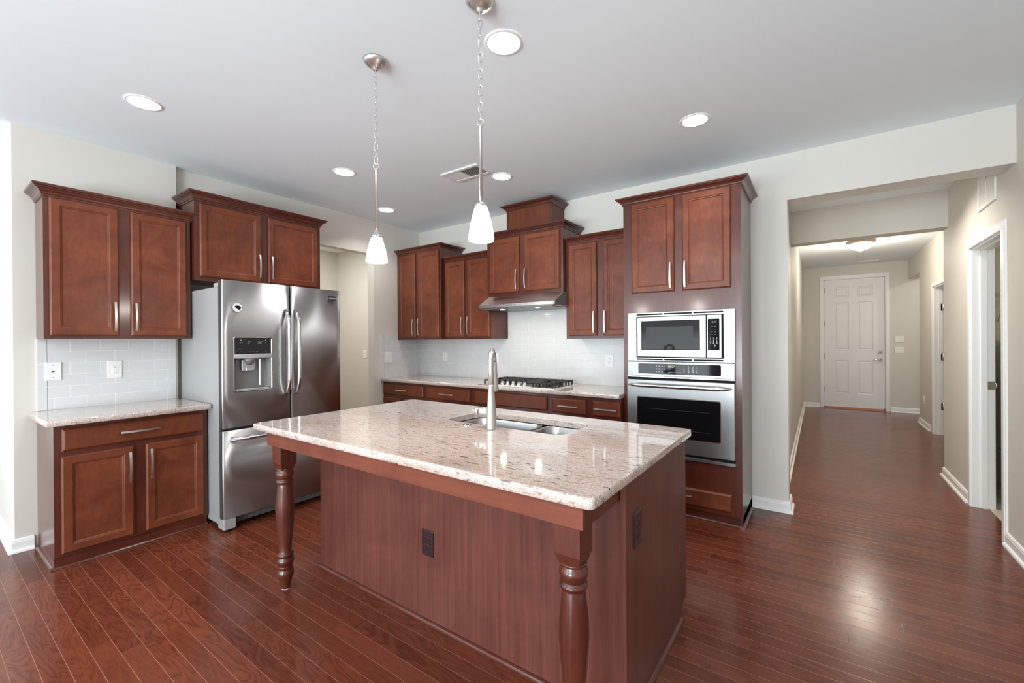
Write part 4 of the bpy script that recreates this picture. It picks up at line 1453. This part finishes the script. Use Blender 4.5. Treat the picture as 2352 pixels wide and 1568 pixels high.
# ------------------------------------------------------------------ air vents
c = thing('ceiling_vent', 'rectangular white air vent in the kitchen ceiling', 'air vent', (-2.693, 2.732, ZC), 0.0)
w, h = 0.410, 0.215
m = MB()
for (a, b, p, q) in ((0, w, 0, 0.030), (0, w, h - 0.030, h), (0, 0.026, 0.030, h - 0.030), (w - 0.026, w, 0.030, h - 0.030), (0.185, 0.195, 0.030, h - 0.030)):
    m.box(a, b, p, q, -0.011, -0.0004)
m.build('frame', 'white_metal', c)
m = MB(); m.box(0.026, w - 0.026, 0.030, h - 0.030, -0.002, -0.0006); m.build('duct_opening', 'slot_dark', c)
for lo, hi, tilt in ((0.026, 0.185, 0.010), (0.195, w - 0.026, -0.004)):
    n = 11
    for i in range(n):
        x = lo + (hi - lo) * (i + 0.5) / n
        m = MB(); m.prism([(x - tilt / 2 - 0.0006, -0.0095), (x - tilt / 2 + 0.0012, -0.0098), (x + tilt / 2 + 0.0012, -0.0024), (x + tilt / 2 - 0.0006, -0.0021)], 'y', 0.030, h - 0.030)
        m.build('slat', 'white_metal', c)
m = MB(); m.box(-0.004, 0.002, 0.10, 0.112, -0.016, -0.008, 0.001, 1); m.build('damper_tab', 'white_metal', c)

c = thing('ceiling_vent', 'slim white air vent in the foyer ceiling before the front door', 'air vent', (0.595, 10.19, ZH), 0.0)
m = MB(); m.box(0, 0.30, 0, 0.012, -0.008, -0.0004); m.box(0, 0.30, 0.088, 0.10, -0.008, -0.0004); m.box(0, 0.012, 0.012, 0.088, -0.008, -0.0004); m.box(0.288, 0.30, 0.012, 0.088, -0.008, -0.0004); m.box(0.144, 0.156, 0.012, 0.088, -0.008, -0.0004)
m.build('frame', 'white_metal', c)
m = MB(); m.box(0.012, 0.288, 0.012, 0.088, -0.003, -0.0006); m.build('duct_opening', 'slot_dark', c)
for i in range(4):
    m = MB(); m.box(0.012, 0.288, 0.022 + i * 0.018, 0.026 + i * 0.018, -0.008, -0.002); m.build('slat', 'white_metal', c)

c = thing('return_grille', 'white louvered return air grille high on the right wall', 'air vent', (XR, 4.812, 2.335), -PI / 2)
w, h = 0.40, 0.42
m = MB()
for (a, b, p, q) in ((0, w, 0, 0.028), (0, w, h - 0.028, h), (0, 0.028, 0.028, h - 0.028), (w - 0.028, w, 0.028, h - 0.028), (w / 2 - 0.008, w / 2 + 0.008, 0.028, h - 0.028)):
    m.box(a, b, -0.010, -0.0004, p, q)
m.build('frame', 'white_metal', c)
m = MB(); m.box(0.028, w - 0.028, -0.002, -0.0006, 0.028, h - 0.028); m.build('duct_opening', 'slot_dark', c)
n = 24
for i in range(n):
    z = 0.032 + (h - 0.064) * (i + 0.5) / n
    m = MB(); m.prism([(-0.0105, z + 0.0052), (-0.0095, z + 0.0064), (-0.002, z - 0.0048), (-0.003, z - 0.006)], 'x', 0.028, w - 0.028); m.build('slat', 'white_metal', c)

# ------------------------------------------------------------------ foyer flush light
c = thing('flush_light', 'glowing white bowl flush ceiling light in the foyer', 'ceiling light', (0.508, 8.10, ZH), 0.0)
m = MB(); m.lathe([(0.120, -0.040), (0.150, -0.042), (0.158, -0.030), (0.166, -0.024), (0.176, -0.010), (0.178, -0.0004)], 0, 0, 36); m.build('pan', 'bronze', c)
m = MB(); m.lathe([(0.008, -0.138), (0.050, -0.134), (0.095, -0.116), (0.128, -0.085), (0.146, -0.044), (0.146, -0.040)], 0, 0, 36); m.build('bowl', 'bowl_glass', c)
m = MB(); m.lathe([(0.004, -0.160), (0.009, -0.154), (0.010, -0.146), (0.006, -0.139)], 0, 0, 14); m.build('finial', 'brushed_nickel', c)
L = bpy.data.lights.new('flush_lamp', 'POINT'); L.energy = 31; L.color = (1.0, 0.90, 0.76); L.shadow_soft_size = 0.12
o = bpy.data.objects.new('flush_lamp', L); o.location = (0.508, 8.10, ZH - 0.28); COL.objects.link(o)
# hall lamp hidden by the header; unseen lights added for the other rooms
area_light('hall_lamp', (0.38, 4.9, ZH - 0.01), (0, 0, 0), 0.3, 0.3, 19, (1.0, 0.93, 0.83), 'DISK', 2.3)
area_light('pantry_fill', (-5.35, 3.0, ZH - 0.01), (0, 0, 0), 0.3, 0.3, 26, (1.0, 0.97, 0.92), 'DISK')
area_light('laundry_fill', (2.1, 4.7, ZC - 0.05), (0, 0, 0), 0.2, 0.2, 5, (1.0, 0.93, 0.78), 'DISK')
area_light('dining_fill', (2.3, 10.0, ZH - 0.01), (0, 0, 0), 0.3, 0.3, 13, (1.0, 0.94, 0.85), 'DISK')
area_light('bedroom_fill', (2.2, 8.2, ZC - 0.05), (0, 0, 0), 0.3, 0.3, 12, (1.0, 0.95, 0.88), 'DISK')
for x, y in ((-1.6, -1.6), (-4.6, -1.6)):  # unseen lights added behind the camera to lift the room
    area_light('rear_fill', (x, y, ZC - 0.01), (0, 0, 0), 0.2, 0.2, 22, (1.0, 0.975, 0.95), 'DISK')

# ------------------------------------------------------------------ laundry room
c = thing('washing_machine', 'white front-load laundry machine on a pedestal glimpsed through the right doorway', 'washing machine', (1.30, 5.14, 0.0045), 0.0)
m = MB(); m.box(0.02, 0.74, 0.0, 0.66, 0.0, 0.36, 0.008, 2); m.build('pedestal', 'shaded_white', c)
m = MB(); m.box(0.02, 0.74, 0.0, 0.66, 0.365, 1.30, 0.012, 2); m.build('cabinet_body', 'shaded_white', c)
m = MB(); m.box(0.02, 0.74, 0.0, 0.66, 1.305, 1.345, 0.010, 2); m.build('top_panel', 'white_plastic', c)
m = MB(); m.tube([(0.021, 0.30, 0.40), (0.0195, 0.20, 0.44), (0.0195, 0.17, 0.60), (0.0195, 0.17, 1.0), (0.0195, 0.20, 1.20), (0.021, 0.30, 1.25)], 0.003, 6); m.build('side_crease', 'white_plastic', c)

c = thing('wire_shelf', 'white wire shelf with hanging rail on the laundry room wall', 'shelf', (1.15, 5.86, 1.76), 0.0)
m = MB()
for y in (-0.30, -0.20, -0.10, -0.01):
    m.tube([(0, y, 0), (1.9, y, 0)], 0.003, 6)
m.tube([(0, -0.30, -0.035), (1.9, -0.30, -0.035)], 0.003, 6); m.tube([(0, -0.26, -0.085), (1.9, -0.26, -0.085)], 0.004, 6)
for i in range(60):
    x = 0.01 + i * 0.032
    m.tube([(x, -0.30, -0.035), (x, -0.30, 0.002), (x, -0.01, 0.002)], 0.0016, 5)
m.build('wire_deck', 'white_metal', c)
for x in (0.20, 1.0):
    m = MB(); m.tube([(x, -0.28, -0.005), (x, -0.26, -0.085), (x + 0.01, -0.25, -0.11), (x + 0.02, -0.23, -0.09)], 0.003, 6); m.tube([(x, -0.28, -0.005), (x, -0.003, -0.24)], 0.004, 6)
    m.build('bracket', 'white_metal', c)
